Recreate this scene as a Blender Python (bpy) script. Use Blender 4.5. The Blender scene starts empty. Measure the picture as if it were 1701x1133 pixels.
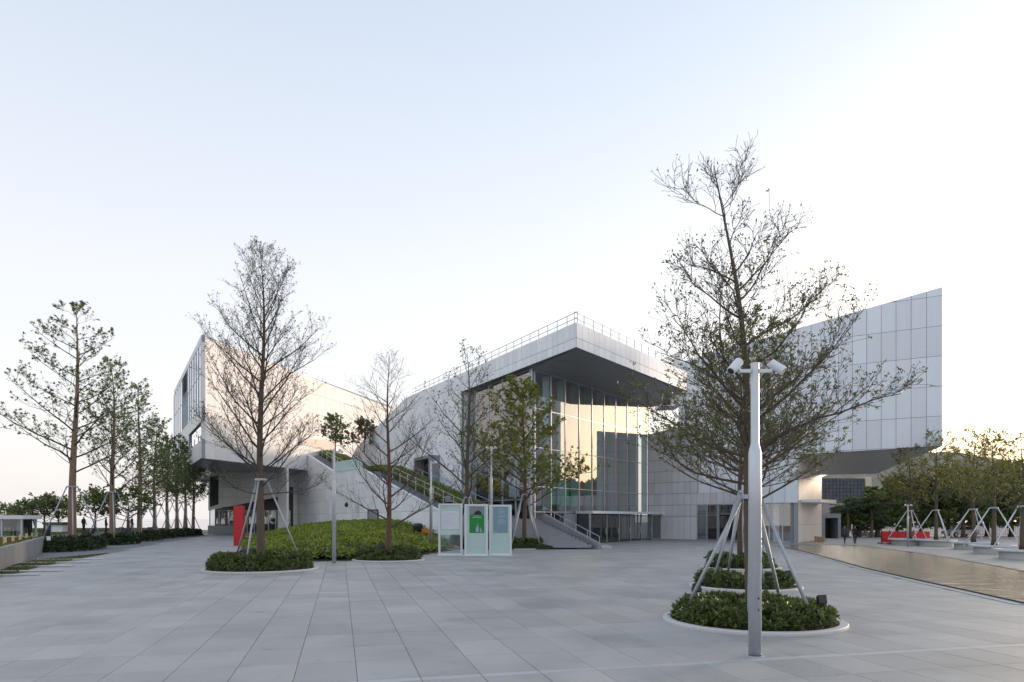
import bpy, bmesh, math, random
import numpy as np
from mathutils import Vector, Matrix

# ------------------------------------------------------------------ camera, sky, sun, exposure
SC = bpy.context.scene
COL = SC.collection
F, CX, HZ, H = 1134.0, 850.5, 862.0, 2.4          # focal length in photo pixels, centre, horizon row, eye height
cam = bpy.data.objects.new('camera', bpy.data.cameras.new('camera'))
COL.objects.link(cam)
cam.data.sensor_width = 36.0
cam.data.lens = 24.0
cam.data.shift_y = (HZ - 566.5) / 1701.0
cam.data.clip_start = 0.1
cam.data.clip_end = 12000
cam.location = (0, 0, H)
cam.rotation_euler = (math.radians(90), 0, 0)
SC.camera = cam

SUN_EL, SUN_AZ = math.radians(7.0), math.radians(52.0)     # azimuth clockwise from +Y
world = bpy.data.worlds.new('World')
SC.world = world
world.use_nodes = True
wn, wl = world.node_tree.nodes, world.node_tree.links
bg = wn['Background']
sky = wn.new('ShaderNodeTexSky')
sky.sky_type = 'NISHITA'
sky.sun_disc = False
sky.sun_elevation = SUN_EL
sky.sun_rotation = SUN_AZ
sky.altitude = 0
sky.air_density = 1.0
sky.dust_density = 4.0
sky.ozone_density = 2.0
# thin bright haze over the clear-sky model: paler and brighter towards the horizon, the same all round
tcw = wn.new('ShaderNodeTexCoord'); sxyz = wn.new('ShaderNodeSeparateXYZ'); ramp_w = wn.new('ShaderNodeValToRGB'); mixw = wn.new('ShaderNodeMixRGB')
wl.new(tcw.outputs['Generated'], sxyz.inputs[0]); wl.new(sxyz.outputs['Z'], ramp_w.inputs[0])
el_ = ramp_w.color_ramp.elements
HAZE = 5.0
el_[0].position = 0.0; el_[0].color = (2.78 / HAZE, 2.62 / HAZE, 2.60 / HAZE, 1)
el_[1].position = 1.0; el_[1].color = (1.4 / HAZE, 1.75 / HAZE, 2.2 / HAZE, 1)
for p_, c_ in ((0.30, (2.52, 2.48, 2.56)), (0.60, (1.80, 1.98, 2.26))):
    e_ = el_.new(p_); e_.color = (c_[0] / HAZE, c_[1] / HAZE, c_[2] / HAZE, 1)
scw = wn.new('ShaderNodeVectorMath'); scw.operation = 'SCALE'; scw.inputs['Scale'].default_value = HAZE
wl.new(ramp_w.outputs[0], scw.inputs[0])
mixw.inputs[0].default_value = 0.76
wl.new(sky.outputs[0], mixw.inputs[1]); wl.new(scw.outputs[0], mixw.inputs[2])
wl.new(mixw.outputs[0], bg.inputs[0])
bg.inputs[1].default_value = 0.15
sun = bpy.data.objects.new('sun', bpy.data.lights.new('sun', 'SUN'))
COL.objects.link(sun)
sun.data.energy = 0.7
sun.data.angle = math.radians(8.0)
sun.data.color = (1.0, 0.79, 0.62)
sd = Vector((math.sin(SUN_AZ) * math.cos(SUN_EL), math.cos(SUN_AZ) * math.cos(SUN_EL), math.sin(SUN_EL)))
sun.rotation_euler = sd.to_track_quat('Z', 'Y').to_euler()
SC.view_settings.view_transform = 'Standard'
SC.view_settings.look = 'None'
SC.view_settings.exposure = 1.57
SC.view_settings.gamma = 1.0
SC.view_settings.use_curve_mapping = False
SC.render.engine = 'CYCLES'
SC.cycles.max_bounces = 6
SC.cycles.transparent_max_bounces = 12
SC.cycles.caustics_reflective = False
SC.cycles.caustics_refractive = False
SC.cycles.use_denoising = True

# ------------------------------------------------------------------ pixel helpers
def P(px, py, D):
    return Vector(((px - CX) * D / F, D, H + (HZ - py) * D / F))
def G(px, py, z=0.0):
    D = F * (H - z) / (py - HZ)
    return Vector(((px - CX) * D / F, D, z))

# ------------------------------------------------------------------ materials
MATS = {}
def mat(name, col, rough=0.6, metal=0.0, noise=None, bump=0.0, rnd=0.0, spec=0.5, noise2=None, streak=0.0, stain=0.0):
    """procedural principled; noise=(scale, amount), noise2=(scale, amount) mottling, rnd: variation per object"""
    if name in MATS:
        return MATS[name]
    m = bpy.data.materials.new(name)
    m.use_nodes = True
    n, l = m.node_tree.nodes, m.node_tree.links
    b = n['Principled BSDF']
    b.inputs['Roughness'].default_value = rough
    b.inputs['Metallic'].default_value = metal
    b.inputs['Specular IOR Level'].default_value = spec
    c = n.new('ShaderNodeRGB'); c.outputs[0].default_value = (*col, 1)
    out = c.outputs[0]
    tc = n.new('ShaderNodeNewGeometry')
    def mul(fac_out, lo, hi, prev):
        r = n.new('ShaderNodeMapRange')
        r.inputs['To Min'].default_value = lo; r.inputs['To Max'].default_value = hi
        l.new(fac_out, r.inputs['Value'])
        mm = n.new('ShaderNodeVectorMath'); mm.operation = 'SCALE'
        l.new(prev, mm.inputs[0]); l.new(r.outputs[0], mm.inputs['Scale'])
        return mm.outputs[0]
    nz = None
    for q in (noise, noise2):
        if q:
            nz = n.new('ShaderNodeTexNoise')
            nz.inputs['Scale'].default_value = q[0]; nz.inputs['Detail'].default_value = 5
            nz.inputs['Roughness'].default_value = 0.62
            l.new(tc.outputs['Position'], nz.inputs['Vector'])
            out = mul(nz.outputs[0], 1 - q[1], 1 + q[1], out)
    if streak:                      # rain streaks: noise stretched along z
        mp = n.new('ShaderNodeMapping'); mp.inputs['Scale'].default_value = (2.6, 2.6, 0.12)
        l.new(tc.outputs['Position'], mp.inputs[0])
        sz = n.new('ShaderNodeTexNoise'); sz.inputs['Scale'].default_value = 1.0; sz.inputs['Detail'].default_value = 6
        l.new(mp.outputs[0], sz.inputs['Vector'])
        out = mul(sz.outputs[0], 1 - streak * 1.6, 1 + streak, out)
    if stain:                       # soft-edged darker patches and small spots
        for sc_, lo_, hi_, am in ((0.42, .47, .66, stain), (2.3, .60, .74, stain * .8), (9.0, .70, .76, stain * 1.3)):
            sz = n.new('ShaderNodeTexNoise'); sz.inputs['Scale'].default_value = sc_; sz.inputs['Detail'].default_value = 4
            sz.inputs['Distortion'].default_value = 0.6
            l.new(tc.outputs['Position'], sz.inputs['Vector'])
            st = n.new('ShaderNodeMapRange'); st.inputs['From Min'].default_value = lo_; st.inputs['From Max'].default_value = hi_
            l.new(sz.outputs[0], st.inputs[0])
            out = mul(st.outputs[0], 1.0, 1 - am, out)
    if rnd:
        oi = n.new('ShaderNodeObjectInfo')
        out = mul(oi.outputs['Random'], 1 - rnd, 1 + rnd, out)
    l.new(out, b.inputs['Base Color'])
    if bump and nz:
        bp = n.new('ShaderNodeBump'); bp.inputs['Strength'].default_value = bump
        bp.inputs['Distance'].default_value = 0.02
        l.new(nz.outputs[0], bp.inputs['Height']); l.new(bp.outputs[0], b.inputs['Normal'])
    MATS[name] = m
    return m

def glass_mat(name, tint, refl=0.35, dirt=0.0):
    if name in MATS: return MATS[name]
    m = bpy.data.materials.new(name); m.use_nodes = True
    n, l = m.node_tree.nodes, m.node_tree.links
    n.remove(n['Principled BSDF'])
    tr = n.new('ShaderNodeBsdfTransparent'); tr.inputs[0].default_value = (*tint, 1)
    gl = n.new('ShaderNodeBsdfGlossy'); gl.inputs['Roughness'].default_value = 0.015
    gl.inputs[0].default_value = (0.95, 0.97, 1, 1)
    fr = n.new('ShaderNodeFresnel'); fr.inputs[0].default_value = 1.6
    ad = n.new('ShaderNodeMath'); ad.operation = 'MULTIPLY_ADD'; ad.use_clamp = True
    ad.inputs[1].default_value = 1.0; ad.inputs[2].default_value = refl
    l.new(fr.outputs[0], ad.inputs[0])
    ge = n.new('ShaderNodeNewGeometry'); inv = n.new('ShaderNodeMath'); inv.operation = 'SUBTRACT'; inv.inputs[0].default_value = 1.0
    l.new(ge.outputs['Backfacing'], inv.inputs[1])       # only the outer face of a pane reflects
    fm = n.new('ShaderNodeMath'); fm.operation = 'MULTIPLY'
    l.new(ad.outputs[0], fm.inputs[0]); l.new(inv.outputs[0], fm.inputs[1])
    mx = n.new('ShaderNodeMixShader')
    l.new(fm.outputs[0], mx.inputs[0]); l.new(tr.outputs[0], mx.inputs[1]); l.new(gl.outputs[0], mx.inputs[2])
    last = mx
    if dirt:
        df = n.new('ShaderNodeBsdfDiffuse'); df.inputs[0].default_value = (0.62, 0.78, 0.74, 1)
        m2 = n.new('ShaderNodeMixShader'); m2.inputs[0].default_value = dirt
        l.new(mx.outputs[0], m2.inputs[1]); l.new(df.outputs[0], m2.inputs[2]); last = m2
    l.new(last.outputs[0], n['Material Output'].inputs[0])
    MATS[name] = m
    return m

def leaf_mat(name, c1, c2, scale=0.8, trans=0.35):
    if name in MATS: return MATS[name]
    m = bpy.data.materials.new(name); m.use_nodes = True
    n, l = m.node_tree.nodes, m.node_tree.links
    n.remove(n['Principled BSDF'])
    g = n.new('ShaderNodeNewGeometry')
    nz = n.new('ShaderNodeTexNoise'); nz.inputs['Scale'].default_value = scale; nz.inputs['Detail'].default_value = 3
    l.new(g.outputs['Position'], nz.inputs['Vector'])
    w = n.new('ShaderNodeMath'); w.operation = 'MULTIPLY_ADD'; w.inputs[1].default_value = 0.55
    l.new(g.outputs['Random Per Island'], w.inputs[0])
    s = n.new('ShaderNodeMapRange'); s.inputs['From Min'].default_value = 0.3; s.inputs['From Max'].default_value = 0.7
    s.inputs['To Max'].default_value = 0.45
    l.new(nz.outputs[0], s.inputs[0]); l.new(s.outputs[0], w.inputs[2])
    mix = n.new('ShaderNodeMixRGB'); mix.inputs[1].default_value = (*c1, 1); mix.inputs[2].default_value = (*c2, 1)
    l.new(w.outputs[0], mix.inputs[0])
    pr = n.new('ShaderNodeBsdfPrincipled'); pr.inputs['Roughness'].default_value = 0.45
    l.new(mix.outputs[0], pr.inputs['Base Color'])
    tl = n.new('ShaderNodeBsdfTranslucent'); l.new(mix.outputs[0], tl.inputs[0])
    mx = n.new('ShaderNodeMixShader'); mx.inputs[0].default_value = trans
    l.new(pr.outputs[0], mx.inputs[1]); l.new(tl.outputs[0], mx.inputs[2])
    l.new(mx.outputs[0], n['Material Output'].inputs[0])
    MATS[name] = m
    return m

M_PANEL = mat('grc_panel', (0.85, 0.86, 0.885), 0.55, noise=(0.35, 0.07), noise2=(3.0, 0.06), rnd=0.06, streak=.05)
M_PANELW = mat('warm_panel', (0.78, 0.755, 0.75), 0.5, noise=(0.3, 0.06), noise2=(2.5, 0.05), rnd=0.04, streak=.04)
M_BLOCK = mat('block_panel', (0.76, 0.80, 0.845), 0.4, noise=(0.3, 0.05), noise2=(4.0, 0.04), rnd=0.06, streak=.045)
M_BACK = mat('joint_backing', (0.30, 0.31, 0.33), 0.8)
M_BACKL = mat('joint_backing_light', (0.34, 0.35, 0.37), 0.8)
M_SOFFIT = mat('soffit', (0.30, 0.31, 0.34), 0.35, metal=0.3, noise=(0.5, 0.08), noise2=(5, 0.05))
M_PAVE = mat('granite_paver', (0.345, 0.336, 0.325), 0.5, noise=(0.55, 0.16), noise2=(38.0, 0.18), bump=0.12, rnd=0.105, stain=.18)
M_PAVEL = mat('pale_granite', (0.56, 0.55, 0.53), 0.6, noise=(1.2, 0.1), noise2=(45, 0.14), bump=0.15)
M_BAND = mat('band_granite', (0.40, 0.395, 0.39), 0.55, noise=(0.6, 0.15), noise2=(38, 0.14), bump=0.12, rnd=0.06)
M_JOINT = mat('joint_sand', (0.19, 0.19, 0.19), 0.9, noise=(8, 0.3))
M_STONE = mat('grey_stone', (0.26, 0.27, 0.29), 0.6, noise=(0.8, 0.12), noise2=(14, 0.1), rnd=0.06)
M_CONC = mat('concrete_wall', (0.30, 0.29, 0.285), 0.75, noise=(0.7, 0.16), noise2=(7, 0.14), bump=0.2, rnd=0.06, streak=.14)
M_METAL = mat('white_metal', (0.72, 0.74, 0.77), 0.35, noise=(4, 0.04))
M_GALV = mat('galvanised_steel', (0.56, 0.59, 0.63), 0.38, metal=0.55, noise=(6, 0.10), noise2=(40, 0.06))
M_STAKE = mat('painted_stake', (0.40, 0.43, 0.46), 0.45, metal=0.3, noise=(5, 0.15), noise2=(30, 0.08), rnd=0.08)
M_DARK = mat('dark_metal', (0.025, 0.026, 0.03), 0.4)
M_BLACK = mat('black_plastic', (0.015, 0.015, 0.017), 0.45, noise=(5, 0.2))
M_STEEL = mat('mullion_steel', (0.50, 0.54, 0.58), 0.35, metal=0.4, noise=(3, 0.05))
M_FIN = mat('glass_fin', (0.60, 0.70, 0.75), 0.25, noise=(0.6, 0.08))
M_BROWN = mat('brown_interior', (0.40, 0.235, 0.23), 0.6, noise=(0.7, 0.15), rnd=0.1)
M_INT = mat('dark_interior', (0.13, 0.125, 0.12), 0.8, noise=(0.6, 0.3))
M_GREEN = mat('green_interior', (0.03, 0.50, 0.22), 0.5, noise=(1.5, 0.35))
M_RED = mat('red_paint', (0.55, 0.012, 0.016), 0.4, noise=(1.2, 0.12), rnd=0.08)
M_REDI = mat('red_interior', (0.32, 0.06, 0.04), 0.6, noise=(1.2, 0.3))
M_WOOD = mat('wood_bollard', (0.42, 0.27, 0.15), 0.6, noise=(4, 0.2))
M_YEL = mat('yellow_bollard', (0.72, 0.50, 0.20), 0.5, noise=(4, 0.1))
M_ORANGE = mat('orange_plastic', (0.75, 0.22, 0.02), 0.45, noise=(5, 0.1))
M_SOIL = mat('soil', (0.075, 0.045, 0.030), 0.95, noise=(3, 0.4), noise2=(30, 0.4), bump=0.5)
M_BARK = mat('bark', (0.115, 0.085, 0.062), 0.85, noise=(3, 0.25), noise2=(26, 0.38), bump=0.5)
M_BARKL = mat('bark_pale', (0.23, 0.155, 0.105), 0.85, noise=(3, 0.25), noise2=(26, 0.3), bump=0.5)
M_TWIG = mat('twig', (0.085, 0.068, 0.056), 0.85, noise=(6, 0.3))
M_TWIGR = mat('twig_red', (0.105, 0.066, 0.055), 0.85, noise=(6, 0.3))
M_LAWN = mat('lawn_soil', (0.085, 0.105, 0.035), 0.9, noise=(0.35, 0.3), noise2=(9, 0.35))
M_GLASS = glass_mat('facade_glass', (0.92, 0.95, 0.96), 0.20)
M_GLASSD = glass_mat('door_glass', (0.45, 0.50, 0.52), 0.12)
M_GLASSC = glass_mat('clear_glass', (0.88, 0.95, 0.93), 0.05)
M_GLASSF = glass_mat('frosted_glass', (0.8, 0.92, 0.9), 0.08, dirt=0.72)
M_LEAF = leaf_mat('leaf_olive', (0.080, 0.088, 0.030), (0.185, 0.195, 0.068))
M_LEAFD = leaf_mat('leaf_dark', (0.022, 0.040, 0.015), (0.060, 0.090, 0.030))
M_LEAFG = leaf_mat('leaf_fresh', (0.090, 0.108, 0.030), (0.21, 0.225, 0.070))
M_LEAFO = leaf_mat('leaf_gold', (0.125, 0.14, 0.033), (0.31, 0.31, 0.085), 0.8, 0.5)
M_LEAFS = leaf_mat('leaf_sage', (0.11, 0.15, 0.045), (0.25, 0.30, 0.11), 0.5, 0.4)
M_LEAFY = leaf_mat('leaf_spring', (0.16, 0.195, 0.04), (0.37, 0.39, 0.105), 0.8, 0.5)
M_LEAFB = leaf_mat('leaf_bud', (0.080, 0.062, 0.040), (0.12, 0.115, 0.060))
M_SHRUB = leaf_mat('shrub_leaf', (0.038, 0.058, 0.016), (0.19, 0.235, 0.070), 2.0, 0.28)
M_MOUND = leaf_mat('mound_leaf', (0.10, 0.145, 0.018), (0.34, 0.39, 0.055), 0.5, 0.3)
M_GRASS = leaf_mat('grass_blade', (0.085, 0.095, 0.030), (0.19, 0.185, 0.075), 0.4, 0.3)
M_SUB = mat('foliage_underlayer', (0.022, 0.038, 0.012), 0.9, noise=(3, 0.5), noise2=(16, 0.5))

# ------------------------------------------------------------------ object helpers
def link(o, parent=None):
    COL.objects.link(o)
    if parent is not None:
        o.parent = parent
        loc = Vector()
        p = parent
        while p is not None:
            if p.type == 'EMPTY':
                loc += p.location
            p = p.parent
        o.matrix_parent_inverse = Matrix.Translation(-loc) if parent.type == 'EMPTY' else Matrix()
    return o
def setp(o, label=None, cat=None, group=None, kind=None):
    if label: o['label'] = label
    if cat: o['category'] = cat
    if group: o['group'] = group
    if kind: o['kind'] = kind
    return o
def empty(name, loc, label, cat, group=None):
    o = bpy.data.objects.new(name, None)
    COL.objects.link(o); o.location = loc; o.empty_display_size = 0.2
    return setp(o, label, cat, group)
def fix_normals(me):
    bm = bmesh.new(); bm.from_mesh(me); bmesh.ops.recalc_face_normals(bm, faces=bm.faces); bm.to_mesh(me); bm.free()
def me_obj(name, verts, faces, material, parent=None, smooth=False):
    me = bpy.data.meshes.new(name)
    me.from_pydata([tuple(v) for v in verts], [], faces)
    if len(faces) < 400: fix_normals(me)
    if smooth:
        me.polygons.foreach_set('use_smooth', [True] * len(me.polygons))
    me.materials.append(material); me.update()
    return link(bpy.data.objects.new(name, me), parent)
class MB:
    """collects shapes in world coordinates for ONE mesh object"""
    def __init__(s): s.v, s.f = [], []
    def add(s, v, f):
        o = len(s.v); s.v += [tuple(q) for q in v]; s.f += [tuple(i + o for i in q) for q in f]; return s
    def box(s, x0, x1, y0, y1, z0, z1):
        return s.add([(x0,y0,z0),(x1,y0,z0),(x1,y1,z0),(x0,y1,z0),(x0,y0,z1),(x1,y0,z1),(x1,y1,z1),(x0,y1,z1)],
                     [(3,2,1,0),(4,5,6,7),(0,1,5,4),(1,2,6,5),(2,3,7,6),(3,0,4,7)])
    def bar(s, a, b, w, h, up=(0,0,1)):
        a, b = Vector(a), Vector(b); d = (b - a).normalized(); u = Vector(up)
        if abs(d.dot(u)) > 0.99: u = Vector((0, 1, 0))
        r = d.cross(u).normalized(); u = r.cross(d)
        v = []
        for q in (a, b):
            for i, j in ((-1,-1),(1,-1),(1,1),(-1,1)):
                v.append(q + r * (i * w / 2) + u * (j * h / 2))
        return s.add(v, [(0,1,2,3),(7,6,5,4),(0,4,5,1),(1,5,6,2),(2,6,7,3),(3,7,4,0)])
    def tube(s, pts, rad, sides=8, cap=True):
        pts = [Vector(p) for p in pts]
        if not hasattr(rad, '__len__'): rad = [rad] * len(pts)
        n = len(pts); vs, fs = [], []
        ref = None
        for i, p in enumerate(pts):
            d = (pts[min(i + 1, n - 1)] - pts[max(i - 1, 0)]).normalized()
            if ref is None:
                ref = Vector((1, 0, 0)) if abs(d.x) < 0.9 else Vector((0, 1, 0))
            r = (ref - d * ref.dot(d)).normalized(); ref = r
            u = d.cross(r)
            for k in range(sides):
                a = 2 * math.pi * k / sides
                vs.append(p + r * (math.cos(a) * rad[i]) + u * (math.sin(a) * rad[i]))
        for i in range(n - 1):
            for k in range(sides):
                a, b = i * sides + k, i * sides + (k + 1) % sides
                fs.append((a, b, b + sides, a + sides))
        if cap:
            fs.append(tuple(range(sides))[::-1]); fs.append(tuple((n - 1) * sides + k for k in range(sides)))
        return s.add(vs, fs)
    def lathe(s, c, prof, sides=24):
        c = Vector(c); n = len(prof); vs, fs = [], []
        for r, z in prof:
            for k in range(sides):
                a = 2 * math.pi * k / sides
                vs.append(c + Vector((r * math.cos(a), r * math.sin(a), z)))
        for i in range(n - 1):
            for k in range(sides):
                a, b = i * sides + k, i * sides + (k + 1) % sides
                fs.append((a, b, b + sides, a + sides))
        return s.add(vs, fs)
    def prism(s, poly, z0, z1):
        n = len(poly)
        zz0 = z0 if hasattr(z0, '__len__') else [z0] * n
        zz1 = z1 if hasattr(z1, '__len__') else [z1] * n
        v = [(p[0], p[1], zz0[i]) for i, p in enumerate(poly)] + [(p[0], p[1], zz1[i]) for i, p in enumerate(poly)]
        f = [tuple(range(n))[::-1], tuple(range(n, 2 * n))] + [(i, (i + 1) % n, (i + 1) % n + n, i + n) for i in range(n)]
        return s.add(v, f)
    def build(s, name, material, parent=None, smooth=False):
        return me_obj(name, s.v, s.f, material, parent, smooth)

def clip_poly(poly, a, b, c):
    """keep a*x+b*y<=c"""
    out = []
    for i in range(len(poly)):
        p, q = poly[i], poly[(i + 1) % len(poly)]
        dp, dq = a * p[0] + b * p[1] - c, a * q[0] + b * q[1] - c
        if dp <= 0: out.append(p)
        if (dp < 0 < dq) or (dq < 0 < dp):
            t = dp / (dp - dq); out.append((p[0] + t * (q[0] - p[0]), p[1] + t * (q[1] - p[1])))
    return out
def clip_convex(poly, conv):
    area = sum(conv[i][0] * conv[(i + 1) % len(conv)][1] - conv[(i + 1) % len(conv)][0] * conv[i][1] for i in range(len(conv)))
    if area < 0: conv = conv[::-1]
    for i in range(len(conv)):
        p, q = conv[i], conv[(i + 1) % len(conv)]
        ex, ey = q[0] - p[0], q[1] - p[1]
        poly = clip_poly(poly, ey, -ex, ey * p[0] - ex * p[1])
        if len(poly) < 3: return []
    return poly
def inside(x, y, poly):
    r = False; n = len(poly)
    for i in range(n):
        x1, y1 = poly[i][0], poly[i][1]; x2, y2 = poly[(i + 1) % n][0], poly[(i + 1) % n][1]
        if (y1 > y) != (y2 > y) and x < (x2 - x1) * (y - y1) / (y2 - y1) + x1: r = not r
    return r

class VPlane:
    """vertical wall plane from plan point p0 along plan direction d; out = side facing the camera"""
    def __init__(s, p0, d):
        s.o = Vector((p0[0], p0[1])); s.d = Vector((d[0], d[1])).normalized()
        s.n = Vector((s.d.y, -s.d.x))
        if s.n.dot(-s.o) < 0: s.n = -s.n
    def s_at(s, px):
        k = (px - CX) / F
        return (k * s.o.y - s.o.x) / (s.d.x - k * s.d.y)
    def at(s, px, py):
        t = s.s_at(px); D = s.o.y + s.d.y * t
        return (t, H + (HZ - py) * D / F)
    def w(s, t, z, off=0.0):
        q = s.o + s.d * t + s.n * off
        return Vector((q.x, q.y, z))
    def plan(s, t, off=0.0):
        q = s.o + s.d * t + s.n * off
        return (q.x, q.y)
    def solid(s, mb, poly, o0, o1):
        n = len(poly)
        v = [s.w(t, z, o0) for t, z in poly] + [s.w(t, z, o1) for t, z in poly]
        return mb.add(v, [tuple(range(n))[::-1], tuple(range(n, 2 * n))] + [(i, (i + 1) % n, (i + 1) % n + n, i + n) for i in range(n)])
    def panels(s, poly, tcuts, zcuts, parent, material, gap=0.03, th=0.04, off=0.002, name='panel', min_area=0.05, holes=()):
        """one box-like object for each cladding panel, clipped to the convex wall outline"""
        cache = {}
        for i in range(len(tcuts) - 1):
            for j in range(len(zcuts) - 1):
                t0, t1, z0, z1 = tcuts[i] + gap / 2, tcuts[i + 1] - gap / 2, zcuts[j] + gap / 2, zcuts[j + 1] - gap / 2
                if any(a - .05 < (t0 + t1) / 2 < b + .05 and c - .05 < (z0 + z1) / 2 < d + .05 for a, b, c, d in holes): continue
                cell = [(t0, z0), (t1, z0), (t1, z1), (t0, z1)]
                c = clip_convex(cell, poly)
                if len(c) < 3: continue
                ar = abs(sum(c[k][0] * c[(k + 1) % len(c)][1] - c[(k + 1) % len(c)][0] * c[k][1] for k in range(len(c)))) / 2
                if ar < min_area: continue
                full = abs(ar - (t1 - t0) * (z1 - z0)) < 1e-4
                key = (round(t1 - t0, 3), round(z1 - z0, 3)) if full else None
                a = s.w(t0, z0, off)
                if key in cache:
                    me = cache[key]
                else:
                    n = len(c); pl = cell if full else c; n = len(pl)
                    v = [s.w(t, z, off) - a for t, z in pl] + [s.w(t, z, off + th) - a for t, z in pl]
                    me = bpy.data.meshes.new(name)
                    me.from_pydata([tuple(q) for q in v], [], [tuple(range(n))[::-1], tuple(range(n, 2 * n))] + [(k, (k + 1) % n, (k + 1) % n + n, k + n) for k in range(n)])
                    fix_normals(me); me.materials.append(material); me.update()
                    if full: cache[key] = me
                o = bpy.data.objects.new(name, me); o.location = a
                link(o, parent)
def cuts(a, b, step, start=None):
    if a > b: a, b = b, a
    s = a if start is None else start
    while s > a: s -= step
    r = []
    while s < b + step * 0.999:
        r.append(s); s += step
    return r

def mesh_np(name, V, Fq, material, parent=None, kind=None):
    me = bpy.data.meshes.new(name)
    V = np.asarray(V, np.float32).reshape(-1, 3); Fq = np.asarray(Fq, np.int32); k = Fq.shape[1]
    me.vertices.add(len(V)); me.vertices.foreach_set('co', V.ravel())
    me.loops.add(Fq.size); me.loops.foreach_set('vertex_index', Fq.ravel())
    me.polygons.add(len(Fq)); me.polygons.foreach_set('loop_start', np.arange(0, Fq.size, k, dtype=np.int32))
    me.polygons.foreach_set('loop_total', np.full(len(Fq), k, np.int32))
    me.materials.append(material); me.update(calc_edges=True); me.validate()
    o = bpy.data.objects.new(name, me)
    link(o, parent)
    if kind: o['kind'] = kind
    return o
def leaf_quads(C, D, size, rng, width=0.42, fold=0.18):
    """leaf-shaped quads: C base points, D axis directions, size array"""
    n = len(C); C = np.asarray(C, float); D = np.asarray(D, float)
    D /= np.linalg.norm(D, axis=1, keepdims=True) + 1e-9
    R = rng.normal(size=(n, 3)); S = np.cross(D, R); S /= np.linalg.norm(S, axis=1, keepdims=True) + 1e-9
    N = np.cross(S, D); size = np.asarray(size).reshape(-1, 1)
    a = C; b = C + D * size * 0.55 + S * size * width * 0.5 + N * size * fold
    c = C + D * size; d = C + D * size * 0.55 - S * size * width * 0.5 + N * size * fold
    V = np.stack([a, b, c, d], 1).reshape(-1, 3)
    return V, np.arange(4 * n).reshape(-1, 4)

# ------------------------------------------------------------------ ground and setting
def structure(name, mb, m, smooth=False):
    o = mb.build(name, m, None, smooth); o['kind'] = 'structure'; return o
KS = 1.08
# key plan points of the halls
E0 = Vector((4.7, 50)) * KS           # eave corner
G0 = Vector((1.6, 57)) * KS           # glass corner
DR = Vector((.589, .808)); DL = Vector((-.483, .875))
PL_LEFT = VPlane(E0, DL)              # left fascia and wall of the main hall
PL_RIGHT = VPlane(E0, DR)             # right fascia
PL_GL = VPlane(G0, DR)                # entrance glass
PL_GLL = VPlane(G0, (-.476, .879))    # left glass
C0 = Vector(PL_GL.plan(PL_GL.s_at(1077)))
PL_WHITE = VPlane(C0, (.7, -.714))
B0 = Vector((26.4, 63)) * KS
PL_BLOCK = VPlane(B0, (.866, -.5))
W0 = Vector((-5.33, 55)) * KS
PL_WEDGE = VPlane(W0, DL)

POOL = [G(1293, 908), G(1330, 915.5), G(1380, 929), G(1440, 945.5), G(1530, 966), G(1600, 981), G(1701, 1003.5),
        Vector((14.5, 16.0, 0)), Vector((20, 14.2, 0)), Vector((26, 19, 0)), Vector((28, 26, 0)), G(1701, 951), G(1640, 939),
        G(1560, 925), G(1475, 913), G(1440, 908), G(1390, 906.5), G(1300, 906.0)]
PATH_EDGE = [Vector((-14, 12, 0)), G(-120, 1000), G(0, 958), G(100, 934), G(180, 920), G(235, 908), G(290, 899), G(345, 889)]
MOUND = [Vector((-13.2, 37.4)), Vector((-9.6, 39.2)), Vector((-6.2, 44.5)), Vector((-4.6, 52)), Vector((-4.9, 57.5)), Vector((-6.3, 59.2)),
         Vector((-18, 81)), Vector((-27, 97)), Vector((-33, 92)), Vector((-25.6, 64)), Vector((-17.6, 46))]
WALLP = [(-13.5, 12), (-24, 32), (-36.8, 54), (-40.8, 66.4), (-44.5, 77.8), (-48.4, 90), (-53, 105)]

structure('sea', MB().prism([(-5000, -50), (5000, -50), (5000, 9000), (-5000, 9000)], -1.2, -1.0),
          mat('sea_water', (0.30, 0.34, 0.38), 0.12, noise=(0.05, 0.1)))
structure('ground', MB().prism([(-70, -20), (400, -20), (400, 420), (60, 420), (-20, 180), (-75, 150), (-70, 100)], -0.8, -0.06), M_JOINT)
# lawn terrace
lawn_poly = [p for p in WALLP] + [(-60, 112), (-100, 100), (-110, 60), (-80, 30), (-40, 8)]
structure('lawn', MB().prism([(p[0] - .15, p[1]) for p in lawn_poly], -0.5, 0.97), M_LAWN)
# grass on the lawn
rg = np.random.default_rng(5)
pts = []
while len(pts) < 16000:
    x = rg.uniform(-75, -16); y = rg.uniform(24, 96)
    if rg.random() < min(1, (38.0 / y) ** 1.2) and inside(x, y, lawn_poly) and abs((x) * F / y + CX) < 1000 and x * F / y + CX > -60: pts.append((x, y, 0.965))
pts = np.array(pts); d = rg.normal(size=(len(pts), 3)) * .45; d[:, 2] = 1
V, Q = leaf_quads(pts, d, rg.uniform(.08, .2, len(pts)), rg, .5, .05)
setp(mesh_np('lawn_grass', V, Q, M_GRASS), 'dry green grass on the raised lawn behind the retaining wall', 'grass', kind='stuff')
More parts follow.
